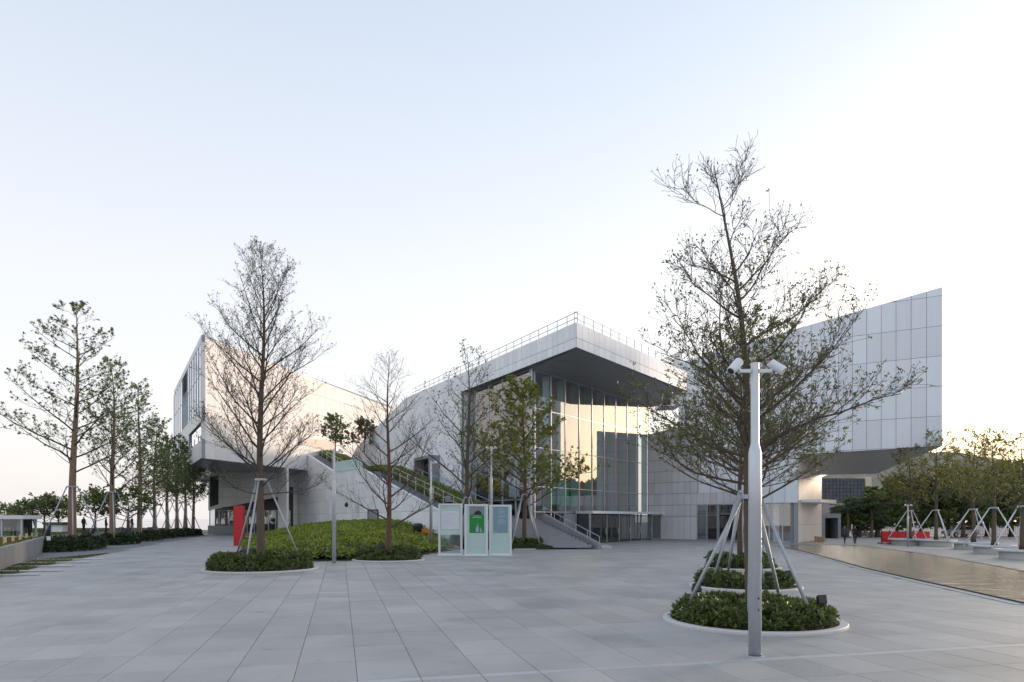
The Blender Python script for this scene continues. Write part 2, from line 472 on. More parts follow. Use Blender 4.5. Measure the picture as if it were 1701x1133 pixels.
# grass strip with stepping slabs at far left
GS = [G(-160, 1012), G(0, 958), G(100, 934), G(182, 919.5), G(60, 931), G(0, 945), Vector((-14.2, 14, 0))]
structure('grass_strip', MB().prism(GS, -0.2, 0.012), M_LAWN)
pts = []
while len(pts) < 9000:
    x = rg.uniform(-34, -13); y = rg.uniform(14, 50)
    if inside(x, y, GS): pts.append((x, y, 0.01))
pts = np.array(pts); d = rg.normal(size=(len(pts), 3)) * .5; d[:, 2] = 1
V, Q = leaf_quads(pts, d, rg.uniform(.04, .10, len(pts)), rg, .5, .05)
setp(mesh_np('strip_grass', V, Q, M_GRASS), 'short grass between stepping slabs along the plaza edge', 'grass', kind='stuff')
for k, (px, py, ln) in enumerate([(20, 950, 4.0), (55, 942, 3.4), (84, 935.5, 3.6), (115, 930, 3.4), (-10, 957, 3.2)]):
    c = G(px, py); b = MB(); b.bar(c + Vector((-ln / 2, -.4, .035)), c + Vector((ln / 2, .4, .035)), .42, .05)
    setp(b.build('stepping_slab', M_PAVEL), 'pale stone stepping slab in the grass strip, number %s from the path edge' % ['four', 'three', 'two', 'one', 'five'][k], 'paving slab', 'stepping slabs in the grass')

# plaza paving: separate slabs near the camera, the rest as one mass
PA = Vector((-.2437, .9698)); PB = Vector((.9698, .2437))
PW, PLn = 0.93, 1.42
structure_plaza = structure('plaza', MB().prism([(-60, -5), (90, -5), (90, 112), (-60, 112)], -0.058, -0.012), M_JOINT)
def left_of_path(x, y):
    for i in range(len(PATH_EDGE) - 1):
        a, b = PATH_EDGE[i], PATH_EDGE[i + 1]
        if a.y <= y < b.y:
            return x < a.x + (b.x - a.x) * (y - a.y) / (b.y - a.y)
    return False
cells = []
rp = random.Random(3)
BANDS = {}
for i in range(-60, 90):
    for j in range(-4, 84):
        o = PB * (i * PW + .246) + PA * (j * PLn + .45)
        c = o + PB * PW / 2 + PA * PLn / 2
        if c.y < 5 or c.y > 112: continue
        px = CX + c.x * F / c.y
        if px < -160 or px > 1860: continue
        if left_of_path(c.x, c.y) or inside(c.x, c.y, POOL): continue
        if inside(c.x, c.y, MOUND): continue
        if c.y > 58 and c.x > -6 and c.x < 30 and (PL_GL.n.dot(c - G0) < -1): continue
        cells.append((c.y, i, j, o))
cells.sort(key=lambda q: q[0])
cells_view = [q for q in cells if F * H / q[0] + HZ < 1160]
cells = [q for q in cells if q not in cells_view[:0]]
def paver_verts(w, l, g=0.008, hgt=0.05):
    a, b = PB, PA
    e = 0.006
    def pt(u, v, z): q = a * u + b * v; return (q.x, q.y, z)
    lo = [pt(g/2, g/2, -hgt), pt(w - g/2, g/2, -hgt), pt(w - g/2, l - g/2, -hgt), pt(g/2, l - g/2, -hgt)]
    mi = [pt(g/2, g/2, -e), pt(w - g/2, g/2, -e), pt(w - g/2, l - g/2, -e), pt(g/2, l - g/2, -e)]
    hi = [pt(g/2 + e, g/2 + e, 0), pt(w - g/2 - e, g/2 + e, 0), pt(w - g/2 - e, l - g/2 - e, 0), pt(g/2 + e, l - g/2 - e, 0)]
    f = [(8, 9, 10, 11)] + [(4 + k, 4 + (k + 1) % 4, 8 + (k + 1) % 4, 8 + k) for k in range(4)] + [(k, (k + 1) % 4, 4 + (k + 1) % 4, 4 + k) for k in range(4)]
    return lo + mi + hi, f
def paver_mesh(w, l, m, g=0.008):
    me = bpy.data.meshes.new('paver'); v, f = paver_verts(w, l, g); me.from_pydata(v, [], f); me.materials.append(m); me.update(); return me
pm = paver_mesh(PW, PLn, M_PAVE); pm_s = paver_mesh(PW, PLn - .22, M_PAVE); pm_b = paver_mesh(PW, .22, M_BAND)
def is_band(j): return j % 9 == 6
n_sep = 0
restv, restf = [], []; bandv, bandf = [], []
for (yy, i, j, o) in cells:
    dz = rp.uniform(-.0015, .0015); band = is_band(j)
    o = o + PA * ((i % 2) * .0)
    seen = F * H / yy + HZ < 1150 and -20 < CX + (o.x + .45) * F / yy < 1721
    if n_sep < 290 and seen:
        ob = bpy.data.objects.new('paver', pm_s if band else pm); ob.location = (o.x, o.y, dz)
        link(ob, structure_plaza); n_sep += 1
        if band:
            q = o + PA * (PLn - .22)
            ob = bpy.data.objects.new('band_paver', pm_b); ob.location = (q.x, q.y, dz); link(ob, structure_plaza); n_sep += 1
    else:
        v, f = paver_verts(PW, PLn - .22 if band else PLn, .014); k = len(restv)
        restv += [(a[0] + o.x, a[1] + o.y, a[2] + dz) for a in v]; restf += [tuple(t + k for t in q) for q in f]
        if band:
            q = o + PA * (PLn - .22); v, f = paver_verts(PW, .22, .014); k = len(bandv)
            bandv += [(a[0] + q.x, a[1] + q.y, a[2] + dz) for a in v]; bandf += [tuple(t + k for t in r) for r in f]
def pave_mass_mat():
    m = M_PAVE.copy(); m.name = 'granite_paver_mass'; n, l = m.node_tree.nodes, m.node_tree.links
    oi = [q for q in n if q.type == 'OBJECT_INFO'][0]
    g = [q for q in n if q.type == 'NEW_GEOMETRY'][0]
    to = [lk.to_socket for lk in oi.outputs['Random'].links]
    for t in to: l.new(g.outputs['Random Per Island'], t)
    return m
M_PAVEM = pave_mass_mat()
o = me_obj('far_pavers', restv, restf, M_PAVEM, structure_plaza); o['kind'] = 'stuff'
if bandv:
    o = me_obj('far_band_pavers', bandv, bandf, M_BAND, structure_plaza); o['kind'] = 'stuff'

# reflecting pool
def water_mat():
    m = bpy.data.materials.new('pool_water'); m.use_nodes = True
    n, l = m.node_tree.nodes, m.node_tree.links; b = n['Principled BSDF']
    b.inputs['Base Color'].default_value = (0.11, 0.09, 0.06, 1); b.inputs['Roughness'].default_value = 0.2  # golden sky reflection partly put into the brown base colour
    b.inputs['IOR'].default_value = 3.0
    g = n.new('ShaderNodeNewGeometry'); mp = n.new('ShaderNodeMapping'); mp.inputs['Scale'].default_value = (0.9, 1.6, 1); mp.inputs['Rotation'].default_value = (0, 0, .5)
    l.new(g.outputs['Position'], mp.inputs[0])
    z = n.new('ShaderNodeTexNoise'); z.inputs['Scale'].default_value = 1.0; z.inputs['Detail'].default_value = 4
    l.new(mp.outputs[0], z.inputs['Vector'])
    bp = n.new('ShaderNodeBump'); bp.inputs['Strength'].default_value = 1.0; bp.inputs['Distance'].default_value = 0.085
    l.new(z.outputs[0], bp.inputs['Height']); l.new(bp.outputs[0], b.inputs['Normal'])
    return m
b = MB(); b.prism([(p.x, p.y) for p in POOL], -0.03, 0.045)
structure('pool_water', b, water_mat())
def ribbon(poly, w, z0, z1, closed=True):
    b = MB(); n = len(poly)
    for i in range(n if closed else n - 1):
        a, c = Vector((poly[i][0], poly[i][1], 0)), Vector((poly[(i + 1) % n][0], poly[(i + 1) % n][1], 0))
        d = (c - a).normalized(); a2, c2 = a - d * w * .45, c + d * w * .45
        r = Vector((d.y, -d.x, 0)) * (w / 2)
        b.prism([(a2 + r).to_2d(), (c2 + r).to_2d(), (c2 - r).to_2d(), (a2 - r).to_2d()][::-1], z0 - .0005 * (i % 2), z1 + 0.001 * (i % 2))
    return b
edge = setp(ribbon([(p.x, p.y) for p in POOL], .09, -.02, .062).build('pool_edge', M_DARK), 'thin dark metal edge around the reflecting pool', 'pool edge')
structure('pool_kerb', ribbon([(p.x - .22 if i < 8 else p.x, p.y - .1) for i, p in enumerate(POOL[:7])], .32, -.02, .02, False), M_BAND)

# ------------------------------------------------------------------ retaining wall at left (blocks)
rw = empty('retaining_wall', (-24, 32, 0), 'weathered grey concrete retaining wall along the raised lawn', 'wall')
for i in range(len(WALLP) - 1):
    a, c = Vector(WALLP[i]), Vector(WALLP[i + 1]); L = (c - a).length; d = (c - a) / L
    n = max(1, round(L / 1.25))
    for k in range(n):
        p, q = a + d * (L * k / n + .012), a + d * (L * (k + 1) / n - .012)
        MB().bar((p.x, p.y, .5), (q.x, q.y, .5), .3, 1.12 + .004 * (k % 2)).build('wall_block', M_CONC, rw)
# ------------------------------------------------------------------ main hall
hall = empty('exhibition_hall', (E0.x, E0.y, 0), 'white panelled exhibition hall with deep overhanging roof above a tall glass entrance', 'building')
S_Z = PL_RIGHT.at(957, 577)[1]; T_Z = PL_RIGHT.at(957, 535)[1]
# right fascia
t1 = PL_RIGHT.s_at(1140)
pf = [(0, S_Z), (t1, S_Z), (t1, T_Z), (0, T_Z)]
b = MB(); PL_RIGHT.solid(b, [(.32, S_Z), pf[1], pf[2], (.32, T_Z)], 0, -.3); b.build('fascia_backing', M_BACKL, hall)
PL_RIGHT.panels(pf, cuts(0.0, t1, .95, 0.0), [S_Z, S_Z + (T_Z - S_Z) * .38, T_Z], hall, M_PANEL, gap=.035)
# left fascia + wall
tl = PL_LEFT.s_at(767); ta, za = PL_LEFT.at(674, 657); tb, zb = PL_LEFT.at(592, 744)
pf = [(0, S_Z), (tl, S_Z), (tl, T_Z), (0, T_Z)]
b = MB(); PL_LEFT.solid(b, [(.32, S_Z), pf[1], pf[2], (.32, T_Z)], 0, -.3); b.build('fascia_backing', M_BACKL, hall)
PL_LEFT.panels(pf, cuts(0.0, tl, .86, 0.0), [S_Z, S_Z + (T_Z - S_Z) * .38, T_Z], hall, M_PANEL, gap=.035)
pw = [(tl, 0), (tb + 6, 0), (tb + 6, zb - 3), (tb, zb), (ta, T_Z), (tl, T_Z)]
b = MB(); PL_LEFT.solid(b, pw, 0, -.3); b.build('wall_backing', M_BACKL, hall)
PL_LEFT.panels(pw, cuts(tl, tb + 6, 1.72, tl), [0] + [S_Z + (T_Z - S_Z) * .38 - 2.05 * k for k in range(7, -1, -1)] + [T_Z], hall, M_PANEL, gap=.03)
# solid core behind the glazed foyer
def isect(p, d, q, e):
    t = ((q[0] - p[0]) * e.y - (q[1] - p[1]) * e.x) / (d.x * e.y - d.y * e.x); return (p[0] + d.x * t, p[1] + d.y * t)
tEnd = PL_GLL.s_at(768)
ci = isect(PL_GLL.plan(0, -6.5), PL_GLL.d, PL_GL.plan(0, -7.5), PL_GL.d)
cb_ = Vector(PL_GL.plan(PL_GL.s_at(1077) - .5, -7.5))
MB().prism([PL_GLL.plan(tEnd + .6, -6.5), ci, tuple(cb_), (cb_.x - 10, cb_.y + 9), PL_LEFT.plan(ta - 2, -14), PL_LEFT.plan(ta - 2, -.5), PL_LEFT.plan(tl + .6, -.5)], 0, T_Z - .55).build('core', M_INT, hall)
# reveal between wall and left glass
rv0, rv1 = PL_LEFT.w(tl, 0, -.3), PL_LEFT.w(tl, 0, -1.4)
b = MB(); b.bar(rv0 + Vector((0, 0, S_Z / 2)), rv1 + Vector((0, 0, S_Z / 2)), .3, S_Z - .02); b.build('reveal', M_PANEL, hall)
# soffit and roof slab
tC = PL_GL.s_at(1077)
r_end = PL_RIGHT.plan(t1, -.3)
so = [PL_LEFT.plan(0, -.31), PL_RIGHT.plan(t1, -.31), (C0.x + 1.2, C0.y + .5), (C0.x - 6, C0.y + 12), PL_LEFT.plan(tl + 2, -12), PL_LEFT.plan(tl, -.31)]
e_in = Vector(PL_LEFT.plan(0, -.31)) + Vector(PL_RIGHT.plan(0, -.31)) - Vector(PL_RIGHT.plan(0, 0))
so[0] = (e_in.x, e_in.y)
def soffit_tiles(poly2, z, d1, step, parent, m, th=.04, gap=.03, step2=None):
    d1 = Vector(d1).normalized(); d2 = Vector((-d1.y, d1.x)); step2 = step2 or step
    o = Vector(poly2[0]); loc = [((Vector(q) - o).dot(d1), (Vector(q) - o).dot(d2)) for q in poly2]
    us = [q[0] for q in loc]; vs = [q[1] for q in loc]
    u = min(us)
    while u < max(us):
        v = min(vs)
        while v < max(vs):
            c = clip_convex([(u + gap/2, v + gap/2), (u + step - gap/2, v + gap/2), (u + step - gap/2, v + step2 - gap/2), (u + gap/2, v + step2 - gap/2)], loc)
            if len(c) >= 3:
                b = MB(); b.prism([(o + d1 * q[0] + d2 * q[1]) for q in c], z - th, z - .001); b.build('soffit_panel', m, parent)
            v += step2
        u += step
MB().prism(so, S_Z, S_Z + .35).build('soffit_backing', M_BACK, hall)
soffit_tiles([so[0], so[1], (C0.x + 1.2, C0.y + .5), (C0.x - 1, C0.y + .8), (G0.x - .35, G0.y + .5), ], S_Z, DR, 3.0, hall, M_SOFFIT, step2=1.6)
MB().prism([so[0], so[1], so[2], so[3], PL_LEFT.plan(ta - 1, -14), PL_LEFT.plan(ta - 1, -.31)], T_Z - .5, T_Z - .12).build('roof', M_STONE, hall)
# roof railing
def railing(pl, ta_, tb_, z, step, parent, hgt=1.0, off=-.5, m=M_STEEL, r=.022, endpx=None):
    t = ta_
    while t <= tb_ + .01:
        b = MB(); b.bar(pl.w(t, z - .1, off), pl.w(t, z + hgt, off), .06, .06); b.build('railing_post', m, parent); t += step
    for hh in (hgt, hgt * .55):
        b = MB(); b.bar(pl.w(ta_, z + hh, off), pl.w(tb_, z + hh, off), .045, .045); b.build('railing_rail', m, parent)
railing(PL_RIGHT, .55, t1 - 2, T_Z, 1.55, hall, 1.05)
railing(PL_LEFT, .55, ta - 1, T_Z, 1.5, hall, 1.05)
# entrance glass
mull = [PL_GL.s_at(p) for p in (888, 914.9, 938.5, 961.4, 982.8, 1003.2, 1022.2, 1041.3, 1058.9, 1077)]
zr = [0.05, PL_GL.at(1075, 853)[1], PL_GL.at(1075, 820.7)[1], PL_GL.at(1075, 770.9)[1], PL_GL.at(1075, 721.6)[1], S_Z - .08]
def glazing(pl, ts, zs, parent, m=M_GLASS, mw=.10, md=.16, tilt=None, skip=()):
    rr = random.Random(int(abs(ts[0]) * 97) + len(ts))
    for i in range(len(ts) - 1):
        for j in range(len(zs) - 1):
            if (i, j) in skip: continue
            b = MB(); pl.solid(b, [(ts[i] + mw/2, zs[j] + .03), (ts[i+1] - mw/2, zs[j] + .03), (ts[i+1] - mw/2, zs[j+1] - .03), (ts[i] + mw/2, zs[j+1] - .03)], rr.uniform(-.004, .004), rr.uniform(.014, .022))
            b.build('pane', m, parent)
    for t in ts:
        b = MB(); pl.solid(b, [(t - mw/2, zs[0]), (t + mw/2, zs[0]), (t + mw/2, zs[-1]), (t - mw/2, zs[-1])], -md/2, md/2); b.build('mullion', M_STEEL, parent)
    for z in zs:
        for i in range(len(ts) - 1):
            b = MB(); pl.solid(b, [(ts[i] + mw/2, z - .03), (ts[i+1] - mw/2, z - .03), (ts[i+1] - mw/2, z + .03), (ts[i] + mw/2, z + .03)], -.05, .05); b.build('transom', M_STEEL, parent)
glazing(PL_GL, mull, zr, hall, skip={(i, 0) for i in range(3, 9)})
for k, t in enumerate(mull[1:]):                     # inner glass fins
    b = MB(); b.bar(PL_GL.w(t - .1, (zr[1] + S_Z) / 2, -.12), PL_GL.w(t - .1, (zr[1] + S_Z) / 2, -.85), .05, S_Z - zr[1] - .3); b.build('glass_fin', M_GLASSF, hall)
# interior: brown hanging panels, floor slabs, back wall
for k in range(len(mull) - 1):
    a, c = mull[k], mull[k + 1]
    if k >= 2:
        b = MB(); PL_GL.solid(b, [(a - .6, zr[1] + .02), (c - .6, zr[1] + .02), (c - .6, S_Z - .2), (a - .6, S_Z - .2)], -1.05 - .01 * k, -1.2); b.build('inner_wall_panel', M_BROWN, hall)
b = MB(); PL_GL.solid(b, [(4.6, 3.4), (tC - 1, 3.4), (tC - 1, 3.75), (4.6, 3.75)], -.9, -7); b.build('floor_slab', M_INT, hall)
MB().prism([PL_GLL.plan(.2, -.12), PL_GL.plan(tC - .3, -.12), tuple(cb_), ci, PL_GLL.plan(tEnd, -6.4), PL_GLL.plan(tEnd, -.12)], 0, .05).build('hall_floor', M_PAVEL, hall)
for k, (i0, i1, m) in enumerate(((0, 1, M_REDI), (1, 2, M_GREEN), (2, 3, M_GREEN), (3, 3.6, M_GREEN))):
    f = lambda q: mull[int(q)] + (mull[int(q) + 1] - mull[int(q)]) * (q - int(q))
    b = MB(); PL_GL.solid(b, [(f(i0), 3.8), (f(i1) - .35, 3.8), (f(i1) - .35, zr[2] + .6), (f(i0), zr[2] + .6)], -.88 - .02 * k, -.89 - .02 * k); b.build('display_panel', m, hall)
# entrance vestibule with canopy and doors
tv0, tv1 = PL_GL.s_at(955), PL_GL.s_at(1076) - .02
zc = zr[1]
b = MB(); PL_GL.solid(b, [(tv0 - .1, zc - .12), (tv1, zc - .12), (tv1, zc + .14), (tv0 - .1, zc + .14)], .12, 2.1); b.build('canopy', M_METAL, hall)
dts = [tv0 + (tv1 - tv0) * q for q in (0, .2, .36, .52, .68, .84, 1)]
dd = 1.7
for k, t in enumerate(dts):
    b = MB(); PL_GL.solid(b, [(t - .06, .02), (t + .06, .02), (t + .06, zc - .12), (t - .06, zc - .12)], dd - .08, dd + .08); b.build('door_post', M_STEEL, hall)
for k in range(6):
    a, c = dts[k] + .06, dts[k + 1] - .06
    fr = bpy.data.objects.new('door', None)
    fr.location = PL_GL.w(a, 0, dd); COL.objects.link(fr); fr.parent = hall; fr.matrix_parent_inverse = Matrix.Translation(-hall.location)
    dp = MB(); PL_GL.solid(dp, [(a + .03, .1), (c - .03, .1), (c - .03, zc - .25), (a + .03, zc - .25)], dd, dd + .02)
    o = dp.build('door_pane', M_GLASSD, None)
    o.parent = fr; o.matrix_parent_inverse = Matrix.Translation(-fr.location)
    fb = MB()
    for (u0, u1, v0, v1) in ((a, a + .06, .04, zc - .2), (c - .06, c, .04, zc - .2), (a + .06, c - .06, .04, .14), (a + .06, c - .06, zc - .28, zc - .2)):
        PL_GL.solid(fb, [(u0, v0), (u1, v0), (u1, v1), (u0, v1)], dd - .03, dd + .045)
    o = fb.build('door_frame', M_STEEL if k in (5,) else M_DARK, None); o.parent = fr; o.matrix_parent_inverse = Matrix.Translation(-fr.location)
    hb = MB(); hb.bar(PL_GL.w(c - .2, .9, dd + .09), PL_GL.w(c - .2, 1.5, dd + .09), .035, .035)
    o = hb.build('door_handle', M_STEEL, None); o.parent = fr; o.matrix_parent_inverse = Matrix.Translation(-fr.location)
b = MB(); b.bar(PL_GL.w(tv0, zc / 2, .1), PL_GL.w(tv0, zc / 2, dd - .1), .03, zc - .3); b.build('pane', M_GLASSD, hall)
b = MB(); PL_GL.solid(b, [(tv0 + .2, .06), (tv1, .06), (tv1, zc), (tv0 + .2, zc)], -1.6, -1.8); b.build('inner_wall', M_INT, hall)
b = MB(); PL_GL.solid(b, [(tv0 + .1, .3), (tv0 + 1.7, .3), (tv0 + 1.7, zc - .4), (tv0 + .1, zc - .4)], -.35, -.4); b.build('display_panel', M_GREEN, hall)
b = MB(); PL_GL.solid(b, [(tv0 + 2.2, .1), (tv0 + 3.4, .1), (tv0 + 3.4, 2.3), (tv0 + 2.2, 2.3)], -.3, -.38); b.build('display_panel', M_RED, hall)
# plinth wall left of the vestibule
b = MB(); PL_GL.solid(b, [(mull[2] - .6, 0.02), (tv0 - .1, .02), (tv0 - .1, zc - .15), (mull[2] - .6, zc - .15)], .1, .3); b.build('plinth_wall', M_STONE, hall)
# left glass
tsl = [0.1] + [PL_GLL.s_at(p) for p in (857, 835, 813, 790, 768)]
glazing(PL_GLL, tsl, [0.1, 4.2, 8.2, 12.2, S_Z - .08], hall)
b = MB(); PL_GLL.solid(b, [(4.6, .1), (tsl[-1], .1), (tsl[-1], S_Z - .2), (4.6, S_Z - .2)], -6, -6.2); b.build('inner_wall', M_BROWN, hall)
for z in (4.2, 8.4):
    b = MB(); PL_GLL.solid(b, [(4.4, z), (tsl[-1], z), (tsl[-1], z + .35), (4.4, z + .35)], -.8, -5.8); b.build('floor_slab', M_INT, hall)
for k, (i, z) in enumerate(((1, 4.8), (2, 4.6), (3, 8.9), (4, 8.8), (2, 9.0), (3, 1.0))):
    b = MB(); PL_GLL.solid(b, [(tsl[i] + .4, z), (tsl[i + 1] - .4, z), (tsl[i + 1] - .4, z + 2.6), (tsl[i] + .4, z + 2.6)], -2.0, -2.1); b.build('curtain', M_FIN if k % 2 else M_INT, hall)
b = MB(); b.bar(Vector((G0.x, G0.y, S_Z / 2)), Vector((G0.x + .01, G0.y + .01, S_Z / 2)), .3, S_Z - .1); b.build('corner_post', M_METAL, hall)
# dark doorway box on the left wall
pt0, pz0 = PL_LEFT.at(704, 790); pt1, pz1 = PL_LEFT.at(731, 757)
pz1 = PL_LEFT.at(718, 759)[1]
b = MB(); PL_LEFT.solid(b, [(pt1, pz1 - .35), (pt0, pz1 - .35), (pt0, pz1), (pt1, pz1)], .05, 1.3); b.build('portal_lintel', M_STONE, hall)
for tt in (pt1, pt0 - .35):
    b = MB(); PL_LEFT.solid(b, [(tt, pz0 - 2), (tt + .35, pz0 - 2), (tt + .35, pz1 - .36), (tt, pz1 - .36)], .05, 1.28); b.build('portal_jamb', M_STONE, hall)
b = MB(); PL_LEFT.solid(b, [(pt1 + .36, pz0 - 2), (pt0 - .36, pz0 - 2), (pt0 - .36, pz1 - .36), (pt1 + .36, pz1 - .36)], .06, .1); b.build('portal_door', M_DARK, hall)

# white wall with doors, to the right of the glass
zw = PL_WHITE.at(1077, 722)[1]
tw1 = PL_WHITE.s_at(1240); td0, td1 = PL_WHITE.s_at(1158), PL_WHITE.s_at(1226)
zd = PL_WHITE.at(1190, 838)[1]
pw = [(0.05, 0), (td0, 0), (td0, zw + .8), (.05, zw)]
pw2 = [(td0, zd), (tw1 + 2, zd), (tw1 + 2, zd + 1.32), (td0, zd + 1.32)]
cw = .72
for q in (pw, pw2):
    b = MB(); PL_WHITE.solid(b, q, 0, -.3); b.build('wall_backing', M_BACK, hall)
    PL_WHITE.panels(q, cuts(.05, tw1 + 2, (td0 - .05) / 8, .05), [0.03] + [zd - 1.32 * 2 + 1.32 * k for k in range(1, 13)], hall, M_PANEL, gap=.045, min_area=.02)
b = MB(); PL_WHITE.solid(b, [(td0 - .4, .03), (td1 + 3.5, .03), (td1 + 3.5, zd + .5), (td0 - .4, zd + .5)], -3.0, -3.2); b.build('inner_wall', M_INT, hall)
dl = PL_WHITE.s_at(1192); dm = (td0 + dl) / 2
glazing(PL_WHITE, [td0 + .06, dm, dl], [.08, zd - 1.2, zd - .03], hall, M_GLASSD, .13, .14)
glazing(PL_WHITE, [dl + .16, td1], [.08, zd - .03], hall, M_GLASSD, .1, .12)
b = MB(); PL_WHITE.solid(b, [(dl + .3, 1.0), (td1 + .5, 1.0), (td1 + .5, zd - 1.5), (dl + .3, zd - 1.5)], -1.5, -1.55); b.build('display_panel', mat('lilac_print', (.42, .36, .52), .6, noise=(.8, .2)), hall)

# ------------------------------------------------------------------ right cantilevered block
blk = empty('cantilever_block', (B0.x, B0.y, 0), 'pale blue panelled block jutting out over the pool with a rising pointed end', 'building')
tr, z_tr = PL_BLOCK.at(1565, 477); _, z_br = PL_BLOCK.at(1565, 741)
tl_, z_tl = PL_BLOCK.at(1132, 601); z_bl = PL_BLOCK.at(1325, 755)[1]
zg = PL_BLOCK.at(1325, 835)[1]; tg = PL_BLOCK.s_at(1232)
pa = [(0, z_bl), (tr, z_br), (tr, z_tr), (0, z_tl + (z_tr - z_tl) * (0 - tl_) / (tr - tl_))]
z0top = pa[3][1]
tq, zq = PL_BLOCK.at(1216, 601 - (477 - 601) / (1565 - 1132) * 0)
tq = PL_BLOCK.s_at(1216); ztq = z_tl + (z_tr - z_tl) * (tq - tl_) / (tr - tl_)
pb_ = [(tq, zw + 1.0), (0, zw + 1.0), (0, z0top), (tq, ztq)]
pc = [(tg, zg), (0, zg), (0, zw + 1.0), (tg, zw + 1.0)]
rows = [z_br + 2.53 * KS * k for k in range(-3, 8)]
cstep = tr / 10.0
for q in (pa, pb_, pc):
    b = MB(); PL_BLOCK.solid(b, q, 0, -.4); b.build('wall_backing', M_BACK, blk)
    PL_BLOCK.panels(q, cuts(tq - 1, tr, cstep, 0), rows if q is not pa else [z_br - 1.5] + rows[3:], blk, M_BLOCK, gap=.038, th=.045)
# roof, far side and sloping underside (solid body)
bp0, bp1 = Vector(PL_BLOCK.plan(0, -.41)), Vector(PL_BLOCK.plan(tr, -.41))
sideD = 72 * KS
k0, k1 = P(1361, 789, sideD), P(1456, 787, sideD)
body_v = [(bp0.x, bp0.y, z_bl + .02), (bp1.x, bp1.y, z_br + .02), tuple(k1), tuple(k0),
          (bp0.x, bp0.y, z0top - .1), (bp1.x, bp1.y, z_tr - .1), (k1.x, k1.y, z_tr - 3.5), (k0.x, k0.y, z0top - 1.5)]
me_obj('block_body', body_v, [(0,3,2,1),(4,5,6,7),(1,2,6,5),(2,3,7,6),(3,0,4,7),(0,1,5,4)], mat('block_soffit', (.50, .49, .49), .4, metal=.2, noise=(.4, .08), noise2=(4, .05)), blk)
bpl = Vector(PL_BLOCK.plan(tq, -.41)); bpl2 = Vector(PL_BLOCK.plan(tq + .3, -2.3)); bp02 = Vector(PL_BLOCK.plan(-.3, -2.3))
MB().prism([tuple(bpl), (bp0.x - .02, bp0.y), tuple(bp02), tuple(bpl2)], zw + .9, [ztq - .1, z0top - .12, z0top - .12, ztq - .1]).build('block_rear', M_PANELW, blk)
# added wing for the block's left end, set back so glass reflects sky
wing = empty('added_wing', P(1180, 890, 104), 'added pale panelled wing standing in for the block end behind the crown of the nearest tree', 'building')
PL_WING = VPlane(tuple(P(1240, 890, 102).to_2d()), (-.866, .5))
wq = [PL_WING.at(1243, 850), PL_WING.at(1127, 850), PL_WING.at(1127, 602.5), PL_WING.at(1243, 569)]
wq[0] = (wq[0][0], wq[1][1])
b = MB(); PL_WING.solid(b, wq, 0, -.4); b.build('wall_backing', M_BACK, wing)
PL_WING.panels(wq, cuts(wq[0][0], wq[1][0], 1.85, wq[0][0]), [wq[0][1] + 4.3 * k for k in range(8)], wing, M_BLOCK, gap=.07)
wa, wb = PL_WING.plan(wq[0][0], -.42), PL_WING.plan(wq[1][0], -.42)
MB().prism([wa, wb, (wb[0] + 1, wb[1] + 3), (wa[0] + 1, wa[1] + 3)], 0, [wq[3][1] - .1, wq[2][1] - .1, wq[2][1] - .1, wq[3][1] - .1]).build('wing_body', M_PANELW, wing)
# side wall under the block, lit by the sun
PL_SIDE = VPlane(PL_BLOCK.plan(0, -.02), (k0.x - bp0.x, k0.y - bp0.y))
sl = (Vector((k0.x, k0.y)) - bp0).length
zk = lambda t: z_bl + (k0.z - z_bl) * t / sl
q = [(.02, 0), (sl + 1.5, 0), (sl + 1.5, zk(sl) - .02), (.02, zk(0) - .02)]
b = MB(); PL_SIDE.solid(b, q, -.02, -.4); b.build('wall_backing', M_BACKL, blk)
PL_SIDE.panels(q, cuts(0, sl + 1.5, 1.9, 0.02), [0.02, 1.8, 4.2, 6.6, 9], blk, mat('side_panel', (.72, .66, .60), .5, noise=(.4, .06), rnd=.04), gap=.03)
# glass under the block
gts = [PL_BLOCK.s_at(p) for p in (1234, 1262, 1300, 1318)]
class Off:  pass
PL_BG = VPlane(PL_BLOCK.plan(0, -.5), (.866, -.5))
gts = [PL_BG.s_at(p) for p in (1234, 1255, 1278, 1300, 1319)]
glazing(PL_BG, gts, [.05, zg - .02], blk, M_GLASS, .09, .14)
b = MB(); PL_BG.solid(b, [(gts[0] - 1, .05), (gts[-1] + .5, .05), (gts[-1] + .5, zg + .3), (gts[0] - 1, zg + .3)], -4, -4.2); b.build('inner_wall', mat('inner_beige', (.20, .19, .16), .7, noise=(.4, .2)), blk)
b = MB(); PL_BG.solid(b, [(gts[2] + .2, .05), (gts[2] + .8, .05), (gts[2] + .8, zg), (gts[2] + .2, zg)], -1.0, -1.4); b.build('inner_column', M_PANEL, blk)
b = MB(); PL_BLOCK.solid(b, [(-.75, 0.02), (0, .02), (0, zg - .01), (-.75, zg - .01)], -.25, -.6); b.build('corner_pier', M_STONE, blk)
b = MB(); PL_BLOCK.solid(b, [(tg - 1, zg + .02), (-.02, zg + .02), (-.02, zg + .2), (tg - 1, zg + .2)], -.41, -4.2); b.build('glass_soffit', M_SOFFIT, blk)
